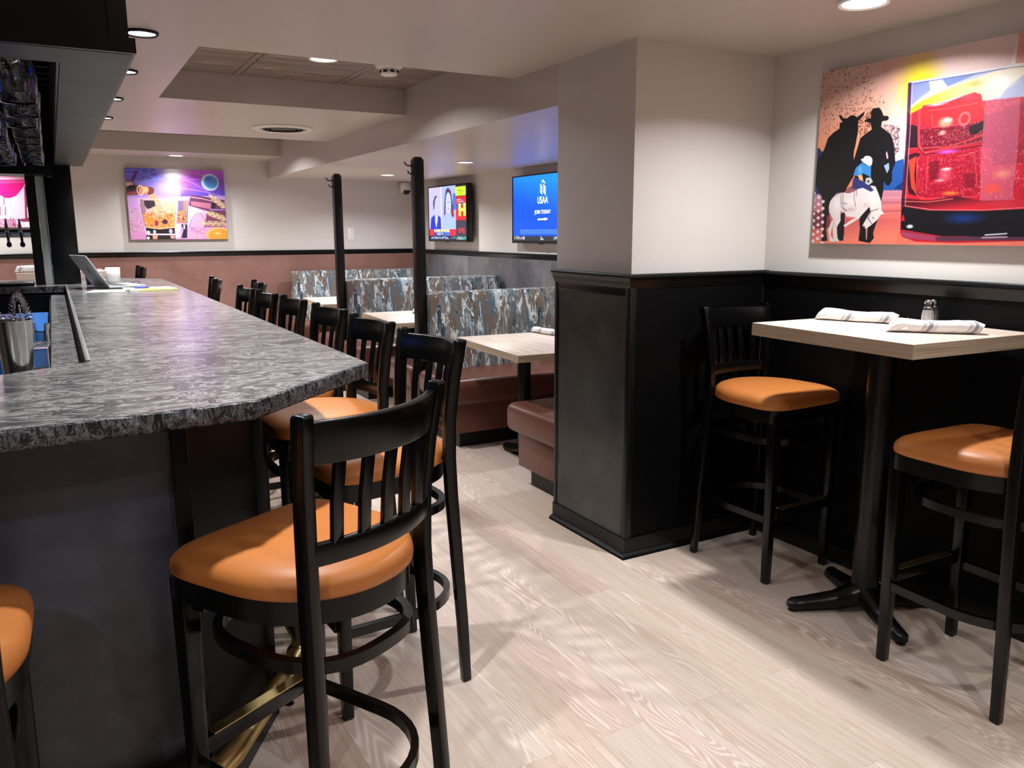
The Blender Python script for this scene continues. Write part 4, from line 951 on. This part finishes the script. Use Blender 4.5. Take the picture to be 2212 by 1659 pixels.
p.poly(A((505,900),(560,905),(620,930),(690,990),(725,1030),(690,1045),(600,1000),(540,1020),(490,1010)), (50,56,112))
p.poly(A((600,738),(640,765),(692,770),(690,895),(655,870),(610,850),(585,880),(545,880),(508,868),(535,790)), (62,134,196)).poly(A((560,800),(590,760),(600,830),(560,870)), (96,168,220), .8)
p.poly(A((555,870),(600,870),(612,935),(570,915)), (226,176,110)).poly(A((640,900),(690,895),(712,940),(670,975),(632,955)), (190,190,186)).ell(A((664,935))[0], 2.4, 2.4, (30,30,30))
p.poly(A((586,704),(612,696),(628,672),(660,666),(692,678),(708,708),(706,742),(692,772),(664,768),(630,748),(598,722)), (244,240,230)).poly(A((628,690),(650,674),(684,684),(690,706),(664,716),(636,712)), (252,248,240)).line(A((610,735),(650,700)), 1.2, (214,204,186))
# the drink
gl_ = B((145,410),(300,384),(910,285),(1430,230),(1440,1560),(1000,1592),(500,1606),(200,1596),(100,1560),(85,1530),(95,1330),(130,900))
p.poly(gl_, (206,30,48))
p.poly(B((145,412),(910,287),(1430,232),(1430,470),(720,545),(250,600),(146,640)), (186,190,222)); p.poly(B((150,420),(300,395),(310,470),(240,520),(148,600)), (96,110,176), .6).poly(B((400,385),(900,296),(650,352),(440,440)), (70,100,172), .6).poly(B((300,400),(400,385),(430,450),(320,490)), (200,206,232), .8)
peel = p.mask(B((150,650),(165,600),(240,550),(330,505),(450,455),(600,395),(760,335),(905,292),(970,60),(1009,40),(1100,30),(1040,330),(900,430),(830,520),(700,545),(560,500),(420,545),(250,602),(190,640))); p.grad(peel, B((200,600))[0], (250,170,20), B((800,400))[0], (255,236,210)); p.ell(B((640,420))[0], 26, 10, (255,160,50), .7, .9); p.ell(B((860,400))[0], 40, 22, (255,252,246), .9, .8)
p.poly(B((975,40),(1440,-30),(1440,225),(1009,262),(945,270)), (240,120,120), .7)
p.poly(B((255,580),(440,553),(500,530),(640,480),(690,495),(716,620),(712,690),(540,740),(235,715),(150,690),(150,650),(250,600)), (236,34,44)); p.ell(B((600,520))[0], 24, 9, (226,50,66), .9, .6); p.ell(B((360,572))[0], 28, 4.5, (250,200,210), .9, .7); p.line(B((225,605),(222,860),(250,920)), 1.6, (250,90,90), .8)
dk = p.mask(B((225,760),(540,730),(712,690),(700,860),(250,925))); p.fill(dk.astype(float), (118,14,36)); p.noise(dk, 420, [(236,70,84),(250,140,150),(60,10,24)], 2.6)
p.poly(B((600,740),(712,695),(705,760),(640,800),(600,790)), (36,12,24))
p.poly(B((145,715),(215,735),(218,905),(130,905)), (44,16,30)); p.line(B((130,903),(440,890),(710,800)), 2.4, (250,70,70), .8)
d2 = p.mask(B((210,960),(270,930),(690,880),(690,1230),(640,1260),(240,1275),(205,1240))); p.fill(d2.astype(float), (176,20,46)); p.noise(d2, 650, [(240,60,80),(90,8,30),(250,130,140),(60,8,30)], 3.0)
p.poly(B((120,960),(200,930),(240,940),(205,990),(210,1255),(150,1240),(130,1100)), (60,14,30)); p.poly(B((150,990),(205,960),(190,1100),(205,1240),(170,1190)), (248,64,40))
for L_ in (((235,600),(228,880),(260,935),(440,900),(690,850)),((255,585),(440,556),(640,484),(690,500),(716,620),(704,850)),((215,960),(205,1240),(240,1275),(640,1260),(692,1225),(684,890)),((290,960),(280,1240)),((300,620),(470,600),(660,560)),((320,650),(330,740),(520,720)),((520,960),(640,930),(660,1180),(540,1220))): p.line(B(*L_), 1.6, (250,110,110), .6)
for L_ in (((222,900),(270,950),(690,878)),((716,640),(708,860)),((150,720),(140,900),(125,1240))): p.line(B(*L_), 3.0, (70,8,24), .7)
p.poly(B((760,900),(1010,880),(1000,1010),(770,1030)), (130,20,46), .5); p.poly(B((300,1000),(380,990),(370,1120),(310,1140)), (90,10,30), .6); p.poly(B((560,1090),(650,1080),(640,1200),(570,1190)), (110,10,34), .6)
p.ell(B((440,925))[0], 32, 6, (216,90,214), .9, .8); p.ell(B((425,705))[0], 20, 14, (250,150,120), .9, .5).ell(B((440,690))[0], 12, 5, (255,240,220), .9, .6).ell(B((400,785))[0], 10, 7, (250,180,150), .8, .6).ell(B((565,680))[0], 11, 13, (250,110,110), .8, ring=.22)
p.ell(B((420,1100))[0], 20, 20, (250,120,130), .7, .9).ell(B((430,1055))[0], 16, 5, (255,220,220), .8, .7).ell(B((380,1140))[0], 14, 4, (250,190,200), .7, .7).ell(B((460,1235))[0], 24, 6, (255,130,50), .9, .7)
lq = p.mask(B((720,545),(1430,470),(1430,1330),(690,1300),(690,900))); p.noise(lq, 900, [(90,8,34),(246,80,96),(250,150,160),(130,14,44)], 3.4); p.poly(B((720,660),(1009,560),(1430,540),(1430,900),(700,900)), (120,10,40), .45)
p.poly(B((720,545),(985,500),(960,950),(910,1378),(680,1300),(700,800)), (206,150,176), .42); p.ell(B((850,1090))[0], 28, 14, (240,150,120), .7, .8).ell(B((770,1200))[0], 28, 14, (250,80,50), .7, .8)
p.grad(p.mask(B((95,1270),(300,1290),(500,1255),(700,1290),(1430,1270),(1430,1350),(700,1365),(300,1362),(95,1335))), B((500,1270))[0], (60,10,26), B((500,1350))[0], (214,40,56), .85); p.line(B((100,1295),(300,1300),(480,1275)), 1.6, (250,110,90)); p.line(B((100,1325),(320,1358),(700,1360),(1200,1330)), 1.6, (250,120,130))
p.poly(B((95,1335),(300,1362),(700,1366),(1430,1330),(1430,1545),(1000,1560),(400,1555),(90,1505)), (20,18,24)); p.ell(B((560,1420))[0], 56, 16, (20,54,130), .85, .8); p.ell(B((1100,1420))[0], 40, 14, (20,40,100), .7, .8); p.ell(B((158,1482))[0], 9, 5, (250,250,250), .95, .5); p.line(B((720,1545),(880,1535)), 2.4, (230,230,236)); p.poly(B((110,1390),(120,1440),(90,1440)), (226,30,50))
p.poly(B((88,1515),(360,1556),(1000,1560),(1430,1545),(1430,1580),(1000,1585),(400,1592),(120,1570)), (96,52,74)); p.poly(B((90,1520),(350,1556),(350,1590),(120,1566)), (196,70,106), .8); p.line(B((700,1565),(880,1560)), 3.5, (206,170,196), .8)
p.line(B((147,412),(560,345),(910,287),(1430,232)), 3.2, (240,236,246), .9); p.line(B((150,424),(560,358),(910,300),(1430,246)), 1.6, (60,50,110), .7)
p.poly(B((145,412),(172,408),(160,700),(140,1000),(118,1330),(92,1336),(112,1050),(132,760)), (52,16,44), .75); p.line(B((176,420),(165,700),(145,1000),(124,1320)), 1.8, (255,170,190), .7)
p.poly(B((1372,240),(1430,232),(1432,1545),(1404,1552)), (60,14,40), .7); p.line(B((1366,250),(1396,1330)), 1.8, (255,190,200), .7)
p.poly(B((80,1520),(88,1556),(120,1584),(210,1600),(60,1620),(60,1500)), (244,120,98)); p.poly(B((1436,1500),(1425,1560),(1380,1590),(1250,1602),(1500,1640),(1500,1480)), (244,120,98))
ca = thing('canvas_print', 'large canvas print of a cowboy, horses and a red iced drink on the right wall', 'picture', (2.79,2.395,1.349))
MB().box((-.0, -1.02,0),(.022,0,.68)).build('stretcher', M['canvas'], ca)
p.mesh('print', (-.001,0,0), (0,-1.02,0), (0,0,.68), M['print_gloss'], ca)
cabr = MB(); cabr.box((.0222,-.95,.25),(.0298,-.07,.45)); cabr.build('hanger', M['canvas'], ca)

# --- canvas with whiskey poured over ice
H_B = [[4.059697917e-03,-3.596842251e-04,-9.612029632e-01],[-3.753033149e-05,-5.861319526e-03,3.044791863e+00],[-2.253523975e-04,-7.372394422e-05,1.0]]
p = Paint(360, 270, H_B, (150,120,220)); A = Zs(255,350,8.848); ALL = np.ones((p.h,p.w), bool)
p.grad(ALL, A((300,100))[0], (92,84,214), A((300,720))[0], (186,150,222)); p.grad(p.mask(A((1200,50),(2200,50),(2200,760),(1200,760))), A((1600,170))[0], (206,96,222), A((1700,680))[0], (92,74,206))
p.grad(p.mask(A((50,680),(2300,640),(2300,1600),(50,1600))), A((900,680))[0], (206,160,224), A((900,1400))[0], (222,150,204))
for L_ in (((340,140),(560,260),(860,330)),((440,120),(420,260),(340,380)),((620,110),(560,230),(380,300)),((760,160),(560,250),(480,400)),((330,370),(800,340)),((420,420),(780,290)),((130,230),(380,240)),((130,160),(330,150))): p.line(A(*L_), 5, (134,140,236), .8)
p.ell(A((1050,190))[0], 42, 26, (255,236,252), 1, .9).ell(A((1050,220))[0], 22, 16, (255,255,255), 1, .8).ell(A((1000,470))[0], 40, 24, (222,190,246), .8, .9)
for L_ in (((1250,330),(1500,440),(1750,590)),((1200,500),(1600,560),(1950,640)),((1300,340),(1560,330)),((1200,180),(1650,260))): p.line(A(*L_), 3, (232,150,240), .75)
p.poly(A((240,340),(300,240),(340,150),(375,170),(330,290),(290,370)), (110,44,120))
p.ell(A((1755,390))[0], 18.8, 18.2, (214,240,250)).ell(A((1770,385))[0], 16.5, 15.8, (84,150,232), 1, .25).ell(A((1730,310))[0], 9, 6, (60,120,196), .6, .8).ell(A((1820,350))[0], 9, 7, (130,140,226), .8, .8)
p.noise(p.mask(A((180,860),(420,900),(500,1340),(240,1330))), 260, [(236,200,190),(200,150,150),(176,130,150)], 5); p.line(A((260,1120),(300,1010),(420,910)), 3, (196,180,226))
p.poly(A((120,380),(190,345),(300,390),(330,440),(430,440),(560,460),(650,500),(690,560),(660,640),(560,620),(370,630),(250,610),(150,650)), (92,42,52)); p.poly(A((130,370),(260,385),(300,430),(150,470)), (226,180,176)); p.ell(A((265,490))[0], 9, 5.5, (34,26,34)); p.poly(A((400,450),(560,465),(600,520),(560,620),(400,600)), (232,150,112)); p.ell(A((430,540))[0], 7, 10, (245,216,190), .9, ring=.16); p.ell(A((640,540))[0], 6, 7, (120,60,50)); p.poly(A((160,580),(360,560),(370,630),(170,640)), (150,70,70)).poly(A((500,480),(560,485),(570,560),(500,570)), (250,196,150))
gl_ = A((400,705),(1125,730),(1090,1365),(530,1365)); p.poly(gl_, (226,180,166), .85); p.poly(A((490,730),(690,735),(730,830),(640,880),(560,900),(510,830)), (52,38,52)); p.poly(A((405,705),(480,715),(560,1000),(470,1000)), (150,110,130), .8)
p.poly(A((480,990),(640,960),(1100,900),(1075,1240),(860,1270),(520,1240)), (240,140,72)); p.poly(A((560,640),(690,600),(760,720),(830,830),(900,960),(760,840),(690,740)), (240,160,110)).poly(A((640,870),(800,820),(900,960),(880,1060),(660,1050)), (238,172,130)).poly(A((880,780),(1000,740),(1090,830),(1090,1000),(900,960)), (244,190,140))
liq = p.mask(A((480,960),(1100,900),(1075,1260),(520,1240))); p.noise(liq, 300, [(250,190,120),(190,90,50),(250,160,80),(110,50,50),(255,220,170)], 6); p.ell(A((620,1120))[0], 11, 9, (250,142,52), .9, .6).ell(A((900,1140))[0], 6, 5, (70,34,50)).ell(A((740,1170))[0], 4, 6, (150,50,70))
p.noise(p.mask(A((690,740),(1090,740),(1090,1000),(700,1040))), 90, [(250,210,180),(210,140,110),(255,236,214)], 6)
p.line(A((400,705),(440,900),(520,1250),(540,1365)), 2.4, (250,236,240)); p.line(A((1122,730),(1100,1100),(1088,1365)), 2.4, (250,226,200)); p.line(A((400,705),(760,712),(1125,732)), 2, (250,190,170)); p.line(A((425,800),(500,1150),(530,1260)), 2, (60,40,50))
p.poly(A((530,1250),(700,1275),(1080,1255),(1090,1365),(545,1365)), (34,26,34)); p.line(A((530,1240),(800,1275),(1080,1245)), 4, (250,196,150)); p.ell(A((580,1340))[0], 4, 3, (250,250,250)).ell(A((700,1330))[0], 3, 3.5, (240,240,250)).ell(A((1010,1320))[0], 4, 5, (190,180,200)); p.line(A((570,1380),(1090,1385)), 5, (236,220,226)); p.poly(A((540,1395),(1090,1395),(1110,1490),(540,1490)), (40,30,36)); p.poly(A((660,1400),(760,1400),(750,1470),(670,1470)), (236,160,130)).poly(A((1000,1400),(1080,1400),(1090,1460),(1010,1460)), (206,150,140)).ell(A((580,1450))[0], 3, 3, (255,255,255))
p.poly(A((1140,725),(1345,730),(1310,1165),(1135,1165)), (190,150,170), .9).poly(A((1150,740),(1250,745),(1250,960),(1150,960)), (120,106,134)).poly(A((1250,745),(1320,745),(1300,1000),(1250,980)), (230,120,110)); p.poly(A((1140,960),(1240,920),(1310,1020),(1300,1165),(1140,1165)), (226,140,90)); p.noise(p.mask(A((1140,960),(1310,960),(1300,1165),(1140,1165))), 60, [(120,40,50),(250,190,150),(90,30,40)], 6); p.line(A((1345,730),(1310,1165)), 2, (70,40,60)); p.poly(A((1200,1190),(1320,1190),(1330,1450),(1210,1450),(1250,1300)), (46,32,50)).poly(A((1250,1200),(1280,1200),(1280,1280),(1250,1280)), (236,230,246)); p.poly(A((1110,1180),(1200,1180),(1190,1440),(1100,1460)), (216,206,240))
p.poly(A((1385,630),(1600,655),(2030,730),(2060,1000),(1650,920),(1350,830)), (106,52,84)); p.line(A((1390,670),(1600,700),(1900,770)), 4, (206,150,190)); p.poly(A((1390,750),(1780,790),(1760,900),(1400,830)), (186,112,140)); p.poly(A((1790,780),(1870,790),(1850,920),(1780,910)), (40,24,44)); p.line(A((1760,905),(2050,920)), 5, (170,130,200)); p.poly(A((1340,840),(1480,880),(1650,960),(1700,1080),(1690,1300),(1620,1460),(1320,1460),(1330,1100)), (224,168,200)).poly(A((1340,840),(1480,880),(1640,960),(1500,980),(1400,1080),(1350,1230),(1330,1100)), (246,222,236)); p.line(A((1370,1240),(1400,1090),(1500,980),(1580,980),(1660,1120),(1660,1300)), 1.6, (120,60,110)); p.noise(p.mask(A((1390,1240),(1660,1240),(1640,1380),(1390,1380))), 40, [(190,110,160)], 7)
p.poly(A((1700,930),(2060,960),(2060,1240),(1650,1240),(1680,1060)), (122,60,84)); 
for (a_, b_) in (((1760,640),(2040,870)),((1690,960),(2060,1090)),((1610,1170),(2080,1180))):
    for q in range(26):
        t = q/25; x, y = a_[0]+(b_[0]-a_[0])*t, a_[1]+(b_[1]-a_[1])*t; s_ = 1 if q%2 else -1
        dd = math.hypot(b_[0]-a_[0], b_[1]-a_[1]); ux, uy = (b_[0]-a_[0])/dd, (b_[1]-a_[1])/dd; wv = 46*min(1,t*3+.1)
        p.line(A((x,y),(x-ux*35-uy*s_*wv, y-uy*35+ux*s_*wv)), 3.2, (246,220,172) if q%3 else (206,166,130))
p.ell(A((1930,1390))[0], 28, 16.5, (250,190,110)).ell(A((1940,1400))[0], 24, 13.5, (240,160,60)).ell(A((1900,1360))[0], 10, 5, (252,206,130), .8, .7)
cb_ = thing('canvas_print', 'canvas print of whiskey poured over ice under a blue moon on the back wall', 'picture', (.685,8.96,1.335))
MB().box((0,0,0),(.925,.0396,.693)).build('stretcher', M['canvas'], cb_)
p.mesh('print', (0,-.0006,0), (.925,0,0), (0,0,.693), M['print'], cb_)

# --- canvas with a pink cocktail, seen left of the bar post
H_L = [[3.681027026e-03,-4.982908989e-04,8.679250371e-01],[-1.631473811e-07,-7.111256453e-03,3.500071511e+00],[-2.253523975e-04,-7.372394422e-05,1.0]]
p = Paint(360, 224, H_L, (244,214,232)); A = Zs(0,330,5.353)
p.noise(np.ones((p.h,p.w),bool), 160, [(220,150,190),(250,236,244),(200,120,170)], 9, alpha=.6)
for q in range(16):
    x = -900+q*62; p.poly(A((x,470),(x+44,460),(x+44,740),(x,750)), (232,196,220)).poly(A((x+8,500),(x+20,498),(x+20,600),(x+8,600)), (176,90,140)).poly(A((x+28,620),(x+38,620),(x+38,720),(x+28,720)), (150,70,120))
p.poly(A((278,390),(412,350),(450,770),(290,770)), (150,54,96))
for x, y in ((300,420),(365,395),(310,630),(385,620)): p.poly(A((x,y),(x+48,y-14),(x+54,y+110),(x+8,y+120)), (250,236,244)).poly(A((x+22,y),(x+32,y-4),(x+36,y+100),(x+26,y+106)), (120,40,80))
p.poly(A((180,770),(460,740),(460,800),(300,810)), (150,60,100)).poly(A((0,760),(180,770),(200,860),(0,880)), (206,140,176)); p.noise(p.mask(A((-800,740),(190,740),(230,870),(-800,880))), 120, [(130,40,90),(250,220,236)], 8); p.poly(A((230,800),(470,790),(480,870),(360,880)), (250,240,246))
p.ell(A((335,245))[0], 18, 19, (228,232,180)).ell(A((345,235))[0], 12, 13, (240,240,206), .8, .8)
p.poly(A((-300,270),(330,270),(320,300),(-290,300)), (246,120,176), .8)
p.poly(A((-280,310),(318,310),(280,380),(235,450),(180,500),(120,525),(60,522),(0,490),(-80,430),(-200,380)), (240,20,130)).poly(A((-250,330),(318,312),(290,350),(-220,360)), (255,90,170), .8); p.line(A((-280,300),(0,296),(330,292)), 2.2, (255,236,246)); p.line(A((318,310),(270,400),(190,500),(110,528)), 1.8, (255,200,226)); p.line(A((20,520),(20,880)), 5, (250,200,226), .7)
cc_ = thing('canvas_print', 'canvas print of a pink cocktail before townhouses, left of the bar post', 'picture', (-1.0,8.96,1.45))
MB().box((0,0,0),(.917,.0396,.57)).build('stretcher', M['canvas'], cc_)
p.mesh('print', (0,-.0006,0), (.917,0,0), (0,0,.57), M['print'], cc_)

# --- televisions
def tv(label, y_near, y_far, z0, z1, xf, deep, painter):
    t = thing('television', label, 'television', (xf, 0.5*(y_near+y_far), z0)); hw = .5*(y_far-y_near); h = z1-z0
    MB().box((0.002,-hw,0),(deep,hw,h)).build('cabinet', M['tvblack'], t, bevel=.004)
    bz = .012; b = MB()
    b.box((-.006,-hw,0),(.002,hw,.022)); b.box((-.006,-hw,h-bz),(.002,hw,h)); b.box((-.006,-hw,.022),(.002,-hw+bz,h-bz)); b.box((-.006,hw-bz,.022),(.002,hw,h-bz)); b.build('bezel', M['tvblack'], t)
    MB().box((deep,-.2,.15),(3.78-xf-.0005,.2,.45)).build('wall_bracket', M['tvblack'], t)
    b = MB(); b.box((-.004,-.03,-.007),(.010,.03,.0005)); b.build('logo_bar', M['tvblack'], t)
    # unit square of the picture: u from the far (left) side to the near side, v up
    pz = painter(); pz.mesh('screen', (-.0005,hw-bz,.022), (0,-2*(hw-bz),0), (0,0,h-bz-.022), M['screen'], t)
    return t, hw-bz, h
I3 = [[1,0,0],[0,1,0],[0,0,1]]
def R4(a, b, c, d): return [(a,b),(c,b),(c,d),(a,d)]
def paint_blue():
    p = Paint(150, 90, I3, (0,84,246)); p.grad(np.ones((180,300),bool), (.6,.95), (26,136,250), (.55,.45), (0,80,246))
    p.poly(R4(0,0,1,.085), (46,48,58)); p.noise(p.mask(R4(.02,.03,.22,.07)), 50, [(190,196,206)], 3); p.noise(p.mask(R4(.5,.02,.56,.07)), 14, [(200,200,210)], 3); p.noise(p.mask(R4(.72,.03,.9,.075)), 50, [(190,196,206)], 3)
    for y in (.115,.135,.155,.17): p.line([(.13,y),(.9,y)], .6, (150,190,255), .8)
    return p
def paint_news():
    p = Paint(150, 90, I3, (170,176,240)); p.poly(R4(0,.2,.36,1), (186,180,240)).poly(R4(.36,.2,.73,1), (160,176,238)).poly(R4(.33,.2,.37,1), (214,196,246)).poly(R4(.66,.55,.73,.85), (60,110,210))
    p.poly([(.03,.2),(.06,.42),(.14,.47),(.24,.48),(.33,.42),(.34,.2)], (36,52,196)).ell((.215,.62), .085, .17, (178,186,240)).poly([(.13,.55),(.12,.72),(.17,.83),(.25,.84),(.18,.76),(.16,.62)], (92,70,80)).poly([(.17,.46),(.25,.46),(.24,.36),(.2,.22),(.17,.36)], (196,206,248))
    p.poly([(.42,.45),(.44,.75),(.48,.93),(.54,.97),(.61,.9),(.65,.7),(.69,.42),(.63,.45),(.6,.7),(.54,.85),(.47,.7),(.46,.48)], (86,50,84)).poly([(.62,.62),(.68,.44),(.63,.4),(.6,.55)], (150,40,60)).ell((.54,.68), .072, .2, (186,196,244)).poly([(.37,.2),(.4,.4),(.5,.46),(.58,.46),(.68,.4),(.72,.2)], (160,180,240)); p.line([(.515,.7),(.525,.7)], 1.6, (60,60,110)); p.line([(.555,.7),(.568,.7)], 1.6, (60,60,110)); p.line([(.52,.58),(.56,.58)], 1.4, (180,90,130))
    p.poly(R4(0,.075,.73,.2), (222,44,60)).poly(R4(.14,.15,.56,.195), (240,236,200)).poly(R4(.14,.08,.42,.15), (36,60,150)).poly(R4(.42,.08,.56,.15), (70,110,210)); p.noise(p.mask(R4(.17,.16,.53,.185)), 60, [(110,130,40)], 2.5); p.noise(p.mask(R4(.2,.09,.4,.14)), 50, [(226,230,246)], 2.5)
    p.poly(R4(0,0,1,.075), (26,32,70)); p.noise(p.mask(R4(.04,.015,.55,.06)), 90, [(150,170,240),(226,230,250)], 3); p.noise(p.mask(R4(.58,.015,1,.06)), 60, [(230,240,240),(60,150,130)], 3)
    p.poly(R4(.73,.0,1,1), (20,20,30)).poly(R4(.73,.8,1,.96), (196,222,52)).poly(R4(.73,.36,1,.79), (226,36,48)).poly(R4(.73,.075,1,.35), (62,56,72)); p.noise(p.mask(R4(.78,.85,.95,.91)), 26, [(110,130,30)], 2.5); p.poly(R4(.74,.55,.86,.66), (46,90,170)).poly(R4(.88,.62,.92,.72), (46,90,170)); p.noise(p.mask(R4(.78,.12,.95,.22)), 60, [(220,60,60)], 3); p.line([(.76,.73),(.86,.73)], 1.4, (250,190,190)); p.line([(.76,.695),(.92,.695)], 1.2, (250,190,190)); p.poly(R4(.73,0,1,.07), (40,90,100)); p.noise(p.mask(R4(.75,.01,.98,.06)), 40, [(230,240,240),(40,160,120)], 3)
    p.poly(R4(.8,.44,.86,.66), (250,236,90)).poly(R4(.92,.44,.98,.66), (250,236,90)).poly(R4(.86,.52,.92,.57), (250,236,90))
    return p
tv1, hw1, h1 = tv('television with a split screen of two people and coloured panels', 7.478, 8.44, 1.300, 1.886, 3.675, .07, paint_news)
tv2, hw2, h2 = tv('television showing a plain bright blue advertisement screen', 5.60, 6.585, 1.300, 1.892, 3.700, .05, paint_blue)
RT = (PI/2, 0, -PI/2)          # lettering that faces -X, reading towards -Y
def onscreen(s, u, v, size, mat, root, hw, h, nm='screen_text', xs=1.0): return text_mesh(nm, s, size, mat, root, (-.0016, hw-2*hw*u, .022+(h-.034)*v), RT, .0004, xs)
onscreen('USAA', .535, .615, .085, M['textwhite'], tv2, hw2, h2, xs=.82)
onscreen('JOIN TODAY', .535, .44, .045, M['textwhite'], tv2, hw2, h2)
onscreen('usaa.com/join', .535, .335, .030, M['textwhite'], tv2, hw2, h2)
b = MB()
def upt(u, v): return (-.0014, hw2-2*hw2*u, .022+(h2-.034)*v)
def para(u0, v0, u1, v1, w): b.add([upt(u0,v0),upt(u1,v1),upt(u1,v1+w),upt(u0,v0+w)], [(0,1,2,3)])
for q in range(4): para(.492, .740+.036*q, .530, .700+.036*q, .021)
for q in range(4): para(.546, .735+.036*q, .588, .685+.036*q, .021)
para(.520,.878,.548,.898,.03); para(.540,.90,.575,.86,.022)
b.build('screen_emblem', M['textwhite'], tv2)

tv3, hw3, h3 = tv('unseen television added on the left wall for blue glints in the stool backs', 0,1.2,1.35,2.02,3.7,.05,paint_blue)  # out-of-view screen, added for its blue reflections on the stools
tv3.location = (XL+.08, 3.4, 1.35); tv3.rotation_euler = (0,0,PI)
